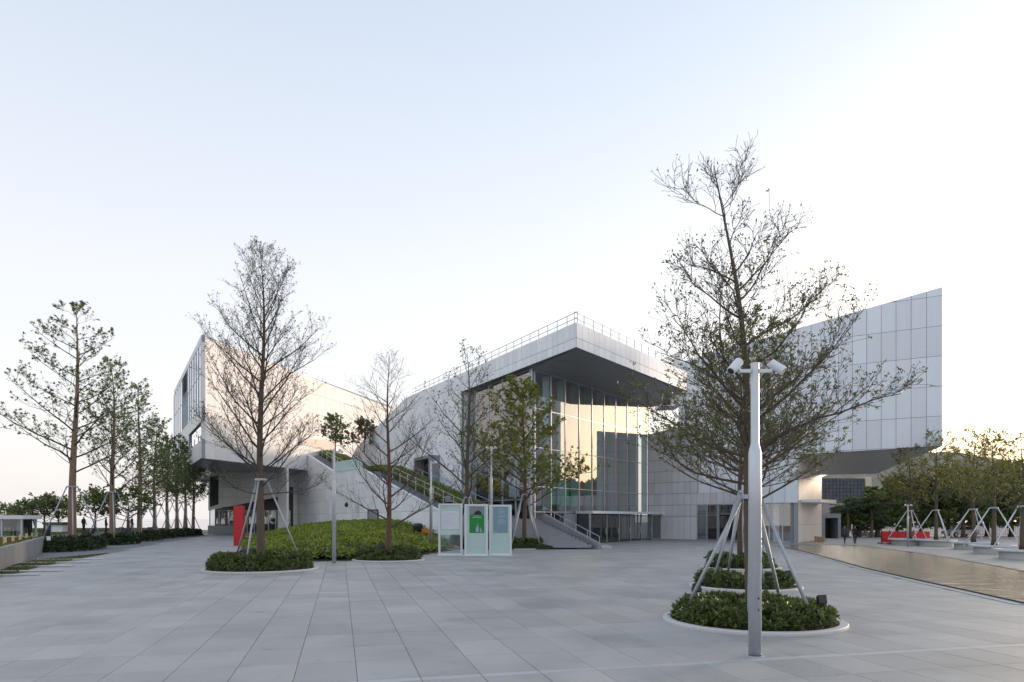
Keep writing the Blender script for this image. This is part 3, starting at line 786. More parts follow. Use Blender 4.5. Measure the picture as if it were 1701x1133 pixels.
# side canopy and low portal
c0 = PL_SIDE.plan(.6, .05); 
cb = MB(); PL_SIDE.solid(cb, [(1.0, zg + .05), (sl - .6, zg + .05), (sl - .6, zg + .5), (1.0, zg + .32)], .05, 1.9); cb.build('side_canopy', M_METAL, blk)
gh = empty('gate_house', G(1380, 897), 'low grey gatehouse with dark opening beside the block', 'building')
gD = 84; a0, a1 = P(1366, 893, gD), P(1397, 893, gD)
zt = P(1366, 853, gD).z
MB().box(a0.x, a1.x, gD, gD + 5, zt - .55, zt).build('roof', M_STONE, gh)
for x in (a0.x, a1.x - .35):
    MB().box(x, x + .35, gD + .02, gD + 5, 0, zt - .56).build('wall', M_STONE, gh)
MB().box(a0.x + .36, a1.x - .36, gD + 2.0, gD + 2.15, 0, zt - .57).build('shutter', M_DARK, gh)

# rooftop stair hut behind the railing
hut = empty('roof_hut', P(1110, 600, 92), 'cream rooftop stair enclosure behind the railing', 'roof hut')
q0, q1 = P(1098, 606, 92), P(1131, 583, 92)
MB().prism([(q0.x, 92), (q1.x, 92), (q1.x, 96), (q0.x, 96)], T_Z - .3, [q0.z + .8, q1.z, q1.z, q0.z + .8]).build('wall', M_PANELW, hut)
MB().box(q0.x + .2, q0.x + 1.3, 91.95, 91.99, T_Z - .2, q0.z + .3).build('door', M_DARK, hut)

# ------------------------------------------------------------------ wedge wall, ramp and stairs between the halls
ramp = empty('grand_stair', (W0.x, W0.y, 0), 'long grey stair and planted ramp climbing between the two halls behind a white wedge wall', 'staircase')
w503, w553, w599, w735 = PL_WEDGE.at(503, 751), PL_WEDGE.at(553, 784), PL_WEDGE.at(599, 779), (0.0, PL_WEDGE.at(736, 857)[1])
tend = PL_WEDGE.s_at(478)
prof = [(-1.0, w735[1] - .25), w735, w599, (w553[0], w553[1] ), w503, (tend, w503[1])]
def zprof(t):
    if t <= prof[0][0]: return prof[0][1]
    for i in range(len(prof) - 1):
        if prof[i][0] <= t <= prof[i + 1][0]:
            k = (t - prof[i][0]) / max(1e-6, prof[i + 1][0] - prof[i][0]); return prof[i][1] + k * (prof[i + 1][1] - prof[i][1])
    return prof[-1][1]
wz = [(prof[i], prof[i + 1]) for i in range(len(prof) - 1)]
hd0, hd1 = PL_WEDGE.s_at(628.5), PL_WEDGE.s_at(612.5); hz = PL_WEDGE.at(620, 848)[1]
for a, c in wz:
    q = [(a[0], 0), (c[0], 0), c, a]
    b = MB(); PL_WEDGE.solid(b, q, 0, -.35); b.build('wall_backing', M_BACKL, ramp)
    tcs = [x for x in cuts(a[0], c[0], 1.85, 0)]
    PL_WEDGE.panels(q, tcs, [-.1] + [1.35 + 1.78 * k for k in range(8)], ramp, M_PANEL, gap=.03, holes=((hd0, hd1, -1, hz - .6),))
    b = MB(); b.bar(PL_WEDGE.w(a[0], a[1] + .06, -.12), PL_WEDGE.w(c[0], c[1] + .06, -.12), .42, .12); b.build('coping', M_METAL, ramp)
b = MB(); PL_WEDGE.solid(b, [(hd0, 0), (hd1, 0), (hd1, hz), (hd0, hz)], .045, .06); b.build('wall_door', M_STONE, ramp)
for (t0_, t1_, za_, zb_) in ((hd0 - .12, hd0, 0, hz + .12), (hd1, hd1 + .12, 0, hz + .12), (hd0, hd1, hz, hz + .12)):
    b = MB(); PL_WEDGE.solid(b, [(t0_, za_), (t1_, za_), (t1_, zb_), (t0_, zb_)], .04, .12); b.build('door_frame', M_DARK, ramp)
# ramp strips: inner offset from the wedge wall to the hall wall (positive = away from the wedge face)
WID = (Vector(PL_LEFT.plan(0)) - W0).dot(-PL_WEDGE.n)
def strip(o0, o1, t0, t1, dz, name, m, step=None):
    b = MB(); t = t0; n = max(1, int((t1 - t0) / (step or 2.0)))
    for k in range(n):
        a, c = t0 + (t1 - t0) * k / n, t0 + (t1 - t0) * (k + 1) / n
        za_, zc_ = zprof(a) + dz, zprof(c) + dz
        if step: za_ = zc_ = (za_ + zc_) / 2
        v = [PL_WEDGE.w(a, za_, -o0), PL_WEDGE.w(c, zc_, -o0), PL_WEDGE.w(c, zc_, -o1), PL_WEDGE.w(a, za_, -o1),
             PL_WEDGE.w(a, za_ - 1.0, -o0), PL_WEDGE.w(c, zc_ - 1.0, -o0), PL_WEDGE.w(c, zc_ - 1.0, -o1), PL_WEDGE.w(a, za_ - 1.0, -o1)]
        b.add(v, [(0,1,2,3),(7,6,5,4),(0,4,5,1),(1,5,6,2),(2,6,7,3),(3,7,4,0)])
    return b.build(name, m, ramp)
strip(.36, 2.3, -1, tend, -.22, 'stair_flight', M_STONE, .75)['kind'] = 'stuff'
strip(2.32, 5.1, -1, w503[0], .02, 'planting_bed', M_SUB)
strip(5.12, WID - .02, -1, tend, .0, 'stair_flight', M_STONE, .75)['kind'] = 'stuff'
# planted strip leaves
rg = np.random.default_rng(11)
n = 15000
tt = rg.uniform(-1, w503[0], n); oo = rg.uniform(2.3, 5.15, n)
pts = np.array([tuple(PL_WEDGE.w(a, zprof(a) + rg.uniform(.0, .5), -b_)) for a, b_ in zip(tt, oo)])
d = rg.normal(size=(n, 3)); d[:, 2] = abs(d[:, 2]) + .4
V, Q = leaf_quads(pts, d, rg.uniform(.16, .32, n), rg, .6)
setp(mesh_np('ramp_hedge', V, Q, M_MOUND), 'green planted strip running up the middle of the grand stair', 'hedge', kind='stuff')
# stair rails
def rail_line(t0, t1, off, n, hgt=1.0, dz=0.0):
    for k in range(n + 1):
        t = t0 + (t1 - t0) * k / n
        b = MB(); b.bar(PL_WEDGE.w(t, zprof(t) - .3 + dz, off), PL_WEDGE.w(t, zprof(t) + hgt + dz, off), .07, .07); b.build('railing_post', M_STEEL, ramp)
    for hh in (hgt, hgt * .5):
        for k in range(n):
            ta2, tb2 = t0 + (t1 - t0) * k / n, t0 + (t1 - t0) * (k + 1) / n
            b = MB(); b.bar(PL_WEDGE.w(ta2, zprof(ta2) + hh + dz, off), PL_WEDGE.w(tb2, zprof(tb2) + hh + dz, off), .05, .05); b.build('railing_rail', M_STEEL, ramp)
rail_line(1, w599[0] - 5, -2.3, 8, 1.1)
rail_line(w553[0], w503[0], -2.3, 6, 1.1)
rail_line(2, 30, -5.2, 10, 1.05)
# pale balustrade on the middle landing
for k in range(6):
    t0_ = w599[0] + (w553[0] - w599[0]) * k / 6; t1_ = w599[0] + (w553[0] - w599[0]) * (k + 1) / 6
    b = MB(); PL_WEDGE.solid(b, [(t0_ + .04, zprof(t0_) + .13), (t1_ - .04, zprof(t1_) + .13), (t1_ - .04, zprof(t1_) + 1.35), (t0_ + .04, zprof(t0_) + 1.35)], -.2, -.26)
    b.build('balustrade_panel', M_GLASSF, ramp)
# lower flight toward the plaza
fl = Vector((-4.2, 57.2)); frr = Vector((5.95, 57.6)); zl = .22
MB().prism([(-5.0, 55.6), (8.2, 56.0), (8.2, 59), (-5.0, 59)], -.04, zl - .06).build('landing', M_PAVEL, ramp)
ntr = 15; top = zprof(-1.0)
tl0, tr0 = Vector(PL_WEDGE.plan(-1, -.3)), Vector((2.1, 62.0))
fr_l = Vector((tl0.x + 1.2, tl0.y - 4.9))
b = MB()
for k in range(ntr):
    u = k / ntr
    a = fr_l.lerp(tl0, u); c = Vector((6.3, fr_l.y + .3)).lerp(tr0, u)
    z = zl + (top - zl) * (k + 1) / ntr
    b.prism([a, c, tr0 + Vector((.02 * k, 0)), tl0], zl - .1 - .001 * k, z)
st = b.build('stair_flight', M_STONE, ramp); st['kind'] = 'stuff'
# parapet with rail on the right
pf0, pf1 = Vector((6.75, fr_l.y + .1)), Vector((2.75, 61.4))
MB().prism([pf0, pf0 + Vector((.35, .15)), pf1 + Vector((.35, .15)), pf1], [0] * 4, [.45, .45, top + .45, top + .45]).build('parapet', M_STONE, ramp)
for k in range(6):
    u = k / 5; q = pf0.lerp(pf1, u) + Vector((.17, .08)); z = .45 + top * u
    b = MB(); b.bar((q.x, q.y, z - .05), (q.x, q.y, z + .55), .045, .045); b.build('railing_post', M_STEEL, ramp)
b = MB(); b.bar((pf0.x + .17, pf0.y + .08, 1.0), (pf1.x + .17, pf1.y + .08, top + 1.0), .05, .05); b.build('railing_rail', M_STEEL, ramp)
# grass wedge beside the lower flight
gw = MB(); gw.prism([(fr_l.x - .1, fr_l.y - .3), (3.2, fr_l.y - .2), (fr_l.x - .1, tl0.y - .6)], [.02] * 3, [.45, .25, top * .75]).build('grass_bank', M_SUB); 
setp(bpy.data.objects['grass_bank'], 'small sloping planted bank beside the lower stair flight', 'planting', kind='structure')
n = 3500
uu = rg.random((n, 2)); uu[uu.sum(1) > 1] = 1 - uu[uu.sum(1) > 1]
A_, B_, C_ = np.array((fr_l.x - .1, fr_l.y - .3, .4)), np.array((3.2, fr_l.y - .2, .2)), np.array((fr_l.x - .1, tl0.y - .6, top * .72))
pts = A_ + uu[:, :1] * (B_ - A_) + uu[:, 1:] * (C_ - A_)
d = rg.normal(size=(n, 3)); d[:, 2] = abs(d[:, 2]) + .4
V, Q = leaf_quads(pts, d, rg.uniform(.12, .22, n), rg, .5)
setp(mesh_np('bank_leaves', V, Q, M_SHRUB), 'leafy ground cover on the bank beside the lower stair', 'ground cover', kind='stuff')

# ------------------------------------------------------------------ left block
LBK = 85.0
L0 = Vector(((335 - CX) * LBK / F, LBK))
lb = empty('left_block', (L0.x, L0.y, 0), 'pale pink white cantilevered gallery block lit by low sun behind the tall tree', 'building')
PL_F1 = VPlane(L0, (.295, .955))
PL_F2 = VPlane(L0, (-22, 37.5))
ztop = PL_F1.at(335, 556)[1]; zbot = PL_F1.at(335, 761)[1]
te = PL_F1.s_at(655)
zte = PL_F1.at(640, 676)[1]
q = [(0, zbot), (te, zbot), (te, zte), (0, ztop)]
b = MB(); PL_F1.solid(b, [(.7, zbot), (te, zbot), (te, zte), (.7, ztop - .02)], 0, -.4); b.build('wall_backing', M_BACKL, lb)
PL_F1.panels(q, cuts(0.03, te, 2.3, 0.03), [zbot + 3.05 * k for k in range(0, 6)] , lb, M_PANELW, gap=.035)
te2 = PL_F2.s_at(289.5)
# left face: frame band with glazing and loggia
tg0, tg1, tg2 = PL_F2.s_at(333), PL_F2.s_at(312), PL_F2.s_at(303)
zgl = PL_F2.at(333, 678)[1]; zl1 = PL_F2.at(334, 701)[1]; zl0 = PL_F2.at(334, 731)[1]
tlog = PL_F2.s_at(314)
for qq in ([(0, zl1), (te2, zl1), (te2, zgl), (0, zgl)], [(0, zbot), (te2, zbot), (te2, zl0), (0, zl0)], [(tlog, zl0), (te2, zl0), (te2, zl1), (tlog, zl1)], [(0, ztop - .9), (te2, ztop - .9), (te2, ztop), (0, ztop)]):
    b = MB(); PL_F2.solid(b, qq, 0, -.4); b.build('wall_backing', M_BACKL, lb)
    PL_F2.panels(qq, cuts(0, te2, 3.2, 0), [qq[0][1], qq[2][1]], lb, M_PANELW, gap=.04)
glazing(PL_F2, [0.25 + (tg1 - .25) * k / 6 for k in range(7)], [zgl, zgl + 4.3, ztop - .9], lb, M_GLASS, .12, .2)
glazing(PL_F2, [tg2 + (te2 - tg2) * k / 4 for k in range(5)], [zgl, zgl + 4.3, ztop - .9], lb, M_GLASS, .14, .2)
b = MB(); PL_F2.solid(b, [(tg1 + .2, zgl), (tg2 - .2, zgl), (tg2 - .2, ztop - .9), (tg1 + .2, ztop - .9)], -1.1, -1.25); b.build('recess_wall', mat('blue_grey_panel', (.32, .38, .45), .5, noise=(.5, .1)), lb)
b = MB(); PL_F2.solid(b, [(2.2, zgl), (te2, zgl), (te2, ztop - 1), (2.2, ztop - 1)], -1.3, -1.5); b.build('inner_wall', mat('pale_blind', (.55, .58, .62), .7, noise=(.3, .08)), lb)
b = MB(); PL_F2.solid(b, [(2.2, zl0), (tlog, zl0), (tlog, zl1), (2.2, zl1)], -1.5, -1.7); b.build('loggia_wall', M_STONE, lb)
for k in range(4):
    t = .5 + (tlog - .7) * k / 3
    b = MB(); b.bar(PL_F2.w(t, zl0, -.2), PL_F2.w(t, zl0 + 1.1, -.2), .1, .1); b.build('railing_post', M_STEEL, lb)
for (za_, zb_) in ((zgl + .01, ztop - .91), (zl0 + .01, zl1 - .01)):
    b = MB(); PL_F2.solid(b, [(-.02, za_), (.24, za_), (.24, zb_), (-.02, zb_)], .045, -.42); b.build('corner_strip', M_PANELW, lb)
# soffit and roof
f1 = Vector(PL_F1.plan(te, -.41)); f2 = Vector(PL_F2.plan(te2, -.41)); fc = Vector((L0.x, L0.y + .45)); back = f1 + Vector((-30, 18))
zsb = PL_F1.at(372, 798)[1]
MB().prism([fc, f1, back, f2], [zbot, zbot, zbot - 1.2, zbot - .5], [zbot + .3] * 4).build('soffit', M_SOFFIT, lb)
MB().prism([fc, f1, back, f2], ztop - .75, [ztop - .3, zte - .3, zte - .3, ztop - .3]).build('roof', M_STONE, lb)
# terrace strip window under the far part of the long face
ts0, ts1 = PL_F1.s_at(500), PL_F1.s_at(556)
b = MB(); PL_F1.solid(b, [(ts0, PL_F1.at(500, 738)[1]), (ts1, PL_F1.at(556, 752)[1] + .0), (ts1, PL_F1.at(556, 733)[1]), (ts0, PL_F1.at(500, 727)[1])], .06, .12); b.build('strip_window', M_DARK, lb)
# lower recessed body with slanted wall, entrance glazing
LD = 108.0
l0, l1 = P(345, 888, LD), P(480, 888, LD + 2)
PL_LOW = VPlane((l0.x, l0.y), (l1.x - l0.x, l1.y - l0.y))
z1 = PL_LOW.at(400, 853)[1]; 
lowq = [PL_LOW.at(346, 848), PL_LOW.at(480, 822), PL_LOW.at(480, 755), PL_LOW.at(372, 770), PL_LOW.at(346, 790)]
b = MB(); PL_LOW.solid(b, lowq, 0, -.4); b.build('lower_wall_backing', M_BACKL, lb)
PL_LOW.panels(lowq, cuts(lowq[0][0], lowq[1][0], 2.1, lowq[0][0]), [z1 - .5 + 1.55 * k for k in range(0, 8)], lb, M_PANELW, gap=.04)
b = MB(); PL_LOW.solid(b, [PL_LOW.at(349, 842), PL_LOW.at(363, 838), PL_LOW.at(363, 790), PL_LOW.at(349, 792)], .06, .1); b.build('tall_window', M_DARK, lb)
es = [PL_LOW.s_at(p) for p in (345, 361, 378, 390, 408, 420, 432, 444, 456, 468, 480)]
PL_ENT = VPlane(PL_LOW.plan(0, -1.2), PL_LOW.d)
glazing(PL_ENT, es, [0.03, z1 + .5], lb, M_GLASS, .12, .16)
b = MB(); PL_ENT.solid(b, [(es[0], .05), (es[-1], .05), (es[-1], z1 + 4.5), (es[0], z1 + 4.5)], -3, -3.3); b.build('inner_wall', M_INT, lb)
for (a, c) in ((0, 3), ):
    b = MB(); PL_ENT.solid(b, [(es[a], .05), (es[c], .05), (es[c], 1.35), (es[a], 1.35)], 1.0, 1.15); b.build('low_wall', M_STONE, lb)
# glazed return between lower body and the wedge wall
pr0, pr1 = P(463, 884, 104), P(478, 884, 100)
b = MB(); b.bar((pr0.x, pr0.y, 5), (pr1.x, pr1.y, 5), .3, 10); b.build('return_wall', M_PANELW, lb)
# red sign slab by the path
rs = G(397, 906)
sg = setp(MB().prism([(rs.x - .5, rs.y), (rs.x + .42, rs.y - .12), (rs.x + .46, rs.y + .2), (rs.x - .45, rs.y + .34)], 0, P(397, 840, rs.y).z).build('sign_slab', M_RED), 'tall plain red sign slab beside the path and green mound', 'sign')

# ------------------------------------------------------------------ green mound
def dist_seg(p, a, b):
    ab = b - a; t = max(0, min(1, (p - a).dot(ab) / ab.length_squared)); return (p - (a + ab * t)).length
MEDGES = [(MOUND[i], MOUND[(i + 1) % len(MOUND)]) for i in (0, 1, 2, 3, 8, 9, 10)]
def mound_z(x, y):
    p = Vector((x, y)); d = min(dist_seg(p, a, b) for a, b in MEDGES)
    return 2.15 * (1 - math.exp(-d / 6.5)) + .05 * math.sin(x * 1.3) * math.sin(y * .9)
bmn = bmesh.new()
gx = np.arange(-34, -4, .9); gy = np.arange(36, 98, .9); vid = {}
for i, x in enumerate(gx):
    for j, y in enumerate(gy):
        if inside(x, y, MOUND): vid[i, j] = bmn.verts.new((x, y, mound_z(x, y) + .12))
for (i, j) in list(vid):
    q = [(i, j), (i + 1, j), (i + 1, j + 1), (i, j + 1)]
    if all(k in vid for k in q): bmn.faces.new([vid[k] for k in q])
bmn.verts.ensure_lookup_table()
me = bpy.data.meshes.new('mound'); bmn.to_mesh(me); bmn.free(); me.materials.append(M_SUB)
mo = link(bpy.data.objects.new('mound', me)); mo['kind'] = 'structure'
MB().prism([tuple(p) for p in MOUND], -.02, .03).build('mound_soil', M_SOIL)['kind'] = 'structure'
rg = np.random.default_rng(21); pts = []
while len(pts) < 34000:
    x = rg.uniform(-34, -4); y = rg.uniform(36, 98)
    if rg.random() < min(1, (44.0 / y) ** 1.3) and inside(x, y, MOUND):
        h_ = .34 + .10 * math.sin(x * 2.1 + y) * math.sin(y * 1.7 - x)
        pts.append((x, y, mound_z(x, y) + h_ * rg.random() ** .5))
pts = np.array(pts); n = len(pts)
d = rg.normal(size=(n, 3)); d[:, 2] = abs(d[:, 2]) * .8 + .25
V, Q = leaf_quads(pts, d, rg.uniform(.13, .27, n) * (pts[:, 1] / 48) ** .5, rg, .62, .12)
setp(mesh_np('mound_shrubs', V, Q, M_MOUND), 'yellow green clipped shrubs covering the sloping mound', 'shrubs', kind='stuff')
# dark clipped hedge row on the mound's back ridge
rg = np.random.default_rng(22)
for (p0, p1, dz, lab) in ((P(597, 866, 78), P(440, 884, 90), 0, 'dark clipped hedge along the top of the mound below the white wedge wall'),
                      (P(520, 884, 72), P(425, 894, 76), 0, 'second dark hedge line running across the mound towards the red sign')):
    he = empty('hedge_row', (p0.x, p0.y, 0), lab, 'hedge', 'clipped hedges on the mound')
    za_, zb_ = mound_z(p0.x, p0.y) if inside(p0.x, p0.y, MOUND) else 0, 0
    zt0, zt1 = p0.z, p1.z
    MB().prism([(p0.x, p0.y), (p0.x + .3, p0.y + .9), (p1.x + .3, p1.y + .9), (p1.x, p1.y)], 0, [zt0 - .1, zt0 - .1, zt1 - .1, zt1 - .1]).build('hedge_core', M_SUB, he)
    n = 5000; u = rg.random(n); w = rg.random(n)
    pts = np.array([tuple(p0.lerp(p1, a) + Vector((.3 * b_, .9 * b_, 0))) for a, b_ in zip(u, w)]); pts[:, 2] -= rg.random(n) ** 2 * 1.0
    d = rg.normal(size=(n, 3)); d[:, 2] = abs(d[:, 2]); d[:, 1] -= .3
    V, Q = leaf_quads(pts, d, rg.uniform(.16, .3, n), rg, .6)
    mesh_np('foliage', V, Q, M_LEAFD, he)

# ------------------------------------------------------------------ trees
def gen_tree(seed, Ht, r0, first, nprim, prof_, el0, el1, ns=8, nt=5, leaf=(3, .10), up=9, lean=(0, 0), zig=.10, extra=(), sec_len=.42, leaf_lo=0.0):
    """returns (trunk MB, branch MB, leaf points, leaf dirs)"""
    R = random.Random(seed); T = MB(); B = MB(); lp, ld = [], []
    npt = 16; tp = []; ph = R.uniform(0, 6)
    for i in range(npt):
        u = i / (npt - 1)
        tp.append(Vector((lean[0] * u * u + .012 * Ht * math.sin(ph + u * 7) * u, lean[1] * u * u + .012 * Ht * math.cos(ph * 1.3 + u * 6) * u, Ht * u)))
    rad = lambda u: max(.012, r0 * (1 - u) ** .85 * (1 + .35 * max(0, .06 - u) / .06))
    T.tube(tp, [rad(i / (npt - 1)) for i in range(npt)], 9)
    def trunk_at(u):
        k = min(npt - 2, int(u * (npt - 1))); f = u * (npt - 1) - k
        return tp[k].lerp(tp[k + 1], f)
    def grow(p, d, L, n, r, sides, upk, jit):
        pts = [p.copy()]; d = d.normalized()
        for i in range(n):
            d = (d + Vector((R.gauss(0, jit), R.gauss(0, jit), R.gauss(0, jit * .6) + upk)))
            d.normalize(); pts.append(pts[-1] + d * (L / n))
        B.tube(pts, [max(.0045, r * (1 - .82 * i / n)) for i in range(n + 1)], sides, False)
        return pts
    prims = []
    for k in range(nprim):
        u = (k + R.uniform(.1, .9)) / nprim
        hf = first + (0.985 - first) * u
        prims.append((hf, k * 2.399 + R.uniform(-.4, .4), prof_(u) * R.uniform(.78, 1.12), el0 + (el1 - el0) * u + R.uniform(-7, 7)))
    prims += list(extra)
    for hf, az, L, el in prims:
        p = trunk_at(hf); e = math.radians(el)
        d = Vector((math.cos(az) * math.cos(e), math.sin(az) * math.cos(e), math.sin(e)))
        r1 = min(rad(hf) * .55, .012 + .0095 * L)
        pp = grow(p, d, L, 8, r1, 5, up / 100 * .45, zig)
        nsec = max(3, int(ns * L / max(prof_(.15), .1) + .5)) if L < prof_(.15) else ns
        for j in range(nsec):
            s = .14 + .84 * (j + R.random() * .6) / nsec
            k = min(7, int(s * 8)); f = s * 8 - k; q = pp[k].lerp(pp[k + 1], f)
            dd_ = (pp[k + 1] - pp[k]).normalized()
            side = dd_.cross(Vector((0, 0, 1)));
            if side.length < .05: side = Vector((1, 0, 0))
            side.normalize()
            a = R.uniform(.55, .95) * (1 if j % 2 else -1)
            d2 = dd_ * math.cos(a) + side * math.sin(a) + Vector((0, 0, R.uniform(-.12, .5)))
            L2 = L * sec_len * (1.12 - .72 * s) * R.uniform(.65, 1.25) + .25
            sp = grow(q, d2, L2, 5, max(.007, r1 * .42 * (1 - .5 * s)), 4, .06, zig * 1.3)
            for m in range(nt):
                s2 = .18 + .82 * (m + R.random()) / nt; s2 = min(.999, s2)
                k2 = int(s2 * 5); q2 = sp[k2].lerp(sp[k2 + 1], s2 * 5 - k2)
                d3 = (sp[k2 + 1] - sp[k2]).normalized() + Vector((R.gauss(0, .6), R.gauss(0, .6), R.gauss(.25, .35)))
                L3 = L2 * R.uniform(.22, .48) + .12
                tpn = grow(q2, d3, L3, 3, .0055, 3, .05, zig * 1.6)
                if leaf[0]:
                    keep = R.random()
                    for w in range(R.randint(0, 2 * leaf[0])):
                        if leaf_lo and R.random() < leaf_lo * max(0, (q2.z / Ht - .45)) * 1.8: continue
                        k3 = 3 if R.random() < .6 else R.randint(1, 3); c = tpn[k3] + Vector((R.gauss(0, .03), R.gauss(0, .03), R.gauss(0, .03)))
                        lp.append(c); dv = (tpn[k3] - tpn[k3 - 1]).normalized() * .7 + Vector((R.gauss(0, .6), R.gauss(0, .6), R.gauss(.15, .5)))
                        ld.append(dv)
    return T, B, lp, ld
def tree_obj(loc, label, group, seed, leafm=M_LEAF, barkm=M_BARK, twigm=M_TWIG, leaf=(3, .1), rot=0.0, name='street_tree', width=.5, **kw):
    T, B, lp, ld = gen_tree(seed, leaf=leaf, **kw)
    root = empty(name, loc, label, 'tree', group); root.rotation_euler.z = 0
    off = Vector(loc); c, s_ = math.cos(rot), math.sin(rot)
    def place(mb):
        mb.v = [(v[0] * c - v[1] * s_, v[0] * s_ + v[1] * c, v[2]) for v in mb.v]
    def child(nm, me_o): me_o.parent = root; me_o.matrix_parent_inverse = Matrix(); return me_o
    place(T); place(B)
    a = me_obj('trunk', T.v, T.f, barkm, None, True); child('trunk', a)
    a = me_obj('branches', B.v, B.f, twigm, None, False); child('branches', a)
    if lp:
        rgl = np.random.default_rng(seed)
        lpv = np.array([tuple(p) for p in lp]); ldv = np.array([tuple(p) for p in ld])
        Rm = np.array([[c, s_, 0], [-s_, c, 0], [0, 0, 1]]); lpv = lpv @ Rm; ldv = ldv @ Rm
        V, Q = leaf_quads(lpv, ldv, rgl.uniform(.6, 1.25, len(lpv)) * leaf[1], rgl, width)
        a = mesh_np('crown', V, Q, leafm); child('crown', a)
    return root
def copy_tree(src, loc, scale, rot, label):
    r = src.copy(); COL.objects.link(r); r.location = loc; r.scale = (scale[0], scale[0], scale[1]); r.rotation_euler = (0, 0, rot); r['label'] = label
    for ch in list(src.children):
        c = ch.copy(); COL.objects.link(c); c.parent = r; c.matrix_parent_inverse = Matrix()
    return r
def supports(loc, hgt, spread, label, nleg=4, r=.035, a0=.5, collar=.2, mt=None, angs=None):
    st_ = empty('tree_stakes', loc, label, 'tree stakes', 'metal stakes propping the plaza trees')
    x, y, z0 = loc
    for k in range(nleg):
        a = angs[k] if angs else a0 + 2 * math.pi * k / nleg
        b = MB(); b.tube([(x + spread * math.cos(a), y + spread * math.sin(a), z0), (x + collar * math.cos(a), y + collar * math.sin(a), z0 + hgt)], r, 7)
        b.build('stake', mt or M_STAKE, st_, True)
    b = MB(); b.lathe((x, y, z0 + hgt - .08), [(collar - .02, 0), (collar + .03, 0), (collar + .03, .1), (collar - .02, .1), (collar - .02, 0)], 14); b.build('collar', M_STAKE, st_)
    return st_
def shrub_bed(loc, r, hgt, label, n, leafm=M_SHRUB, size=.09, clear=0.0, seed=1, squash=1.0, rot=0.0, cat='shrubs'):
    """ring or oval of low shrubs made of leaf rosettes"""
    root = empty('shrub_bed', loc, label, cat, 'low shrubs planted round the trees')
    rg_ = np.random.default_rng(seed)
    c, s_ = math.cos(rot), math.sin(rot)
    nb = max(5, int(26 * r * r * squash / 4)) ; bx = []
    while len(bx) < nb:
        a, q = rg_.uniform(0, 6.283), r * math.sqrt(rg_.random()) * .93
        bx.append((q * math.cos(a), q * math.sin(a) * squash, rg_.uniform(.75, 1.1), rg_.uniform(.28, .45)))
    bx = np.array(bx)
    pts, dirs = [], []
    nr = n // 7
    i = 0
    while i < nr:
        a, q = rg_.uniform(0, 6.283), r * math.sqrt(rg_.random())
        x, y = q * math.cos(a), q * math.sin(a) * squash
        dd_ = np.hypot(bx[:, 0] - x, bx[:, 1] - y) / bx[:, 3]
        k = dd_.argmin(); dome = max(0, 1 - (dd_[k] / 1.6) ** 2) ** .5
        edge_ = max(.0, 1 - q / r); lim = hgt * bx[k, 2] * (.45 + .55 * dome) * min(1, .62 + edge_ * 3.0)
        z = lim * (1 - .75 * rg_.random() ** 2.2 * (1 if edge_ > .15 else 1.25)); z = max(.04, z)
        outd = np.array((x / max(q, .1) * (.6 if edge_ < .2 else .15), y / max(q, .1) * (.6 if edge_ < .2 else .15), .7)) + rg_.normal(size=3) * .25
        p = np.array((x, y, z)); outd /= np.linalg.norm(outd)
        for w in range(7):
            dv = outd * rg_.uniform(.25, .9) + rg_.normal(size=3) * .62
            pts.append(p + rg_.normal(size=3) * .012); dirs.append(dv)
        i += 1
    pts = np.array(pts); dirs = np.array(dirs)
    Rm = np.array([[c, s_, 0], [-s_, c, 0], [0, 0, 1]]); pts = pts @ Rm; dirs = dirs @ Rm
    V, Q = leaf_quads(pts, dirs, rg_.uniform(.7, 1.3, len(pts)) * size, rg_, .45, .1)
    o = mesh_np('foliage', V, Q, leafm); o.parent = root; o.matrix_parent_inverse = Matrix()
    b = MB()
    for k in range(min(nb, 60)):
        x, y = bx[k, 0], bx[k, 1]; x, y = x * c - y * s_, x * s_ + y * c
        for w in range(3):
            b.tube([(x, y, 0), (x + rg_.normal() * .12, y + rg_.normal() * .12, hgt * .62)], [.014, .006], 4, False)
    o = b.build('stems', M_TWIG); o.parent = root; o.matrix_parent_inverse = Matrix()
    return root
def planter(loc, r, label, soil=True):
    root = empty('planter_kerb', loc, label, 'planter', 'round tree planters flush with the plaza')
    b = MB(); b.lathe(loc, [(r - .2, -.02), (r - .2, .055), (r - .185, .07), (r - .02, .07), (r, .05), (r, -.02)], 56); b.build('rim', M_PAVEL, root)
    b = MB(); b.lathe(loc, [(.01, .06), (r * .5, .055), (r - .2, .035)], 40); b.build('soil', M_SOIL, root)
    return root
def flood(loc, rz, label, s=1.0):
    root = empty('ground_floodlight', loc, label, 'floodlight', 'black floodlights set among the shrubs')
    c, s_ = math.cos(rz), math.sin(rz)
    def rot(mb):
        mb.v = [(loc[0] + (v[0] * c - v[1] * s_) * s, loc[1] + (v[0] * s_ + v[1] * c) * s, loc[2] + v[2] * s) for v in mb.v]; return mb
    b = MB(); b.add([(-.17, -.09, .52), (.17, -.09, .52), (.17, .05, .46), (-.17, .05, .46), (-.17, -.03, .82), (.17, -.03, .82), (.17, .10, .74), (-.17, .10, .74)],
                    [(3,2,1,0),(4,5,6,7),(0,1,5,4),(1,2,6,5),(2,3,7,6),(3,0,4,7)])
    rot(b).build('lamp_head', M_BLACK, root)
    b = MB(); b.tube([(0, .0, 0), (0, 0, .5)], .025, 8); rot(b).build('stem', M_BLACK, root)
    b = MB(); b.bar((-.2, 0, .5), (.2, 0, .5), .03, .04); b.bar((-.19, 0, .5), (-.19, 0, .66), .03, .02); b.bar((.19, 0, .5), (.19, 0, .66), .03, .02); rot(b).build('bracket', M_DARK, root)
    return root
PI = math.pi
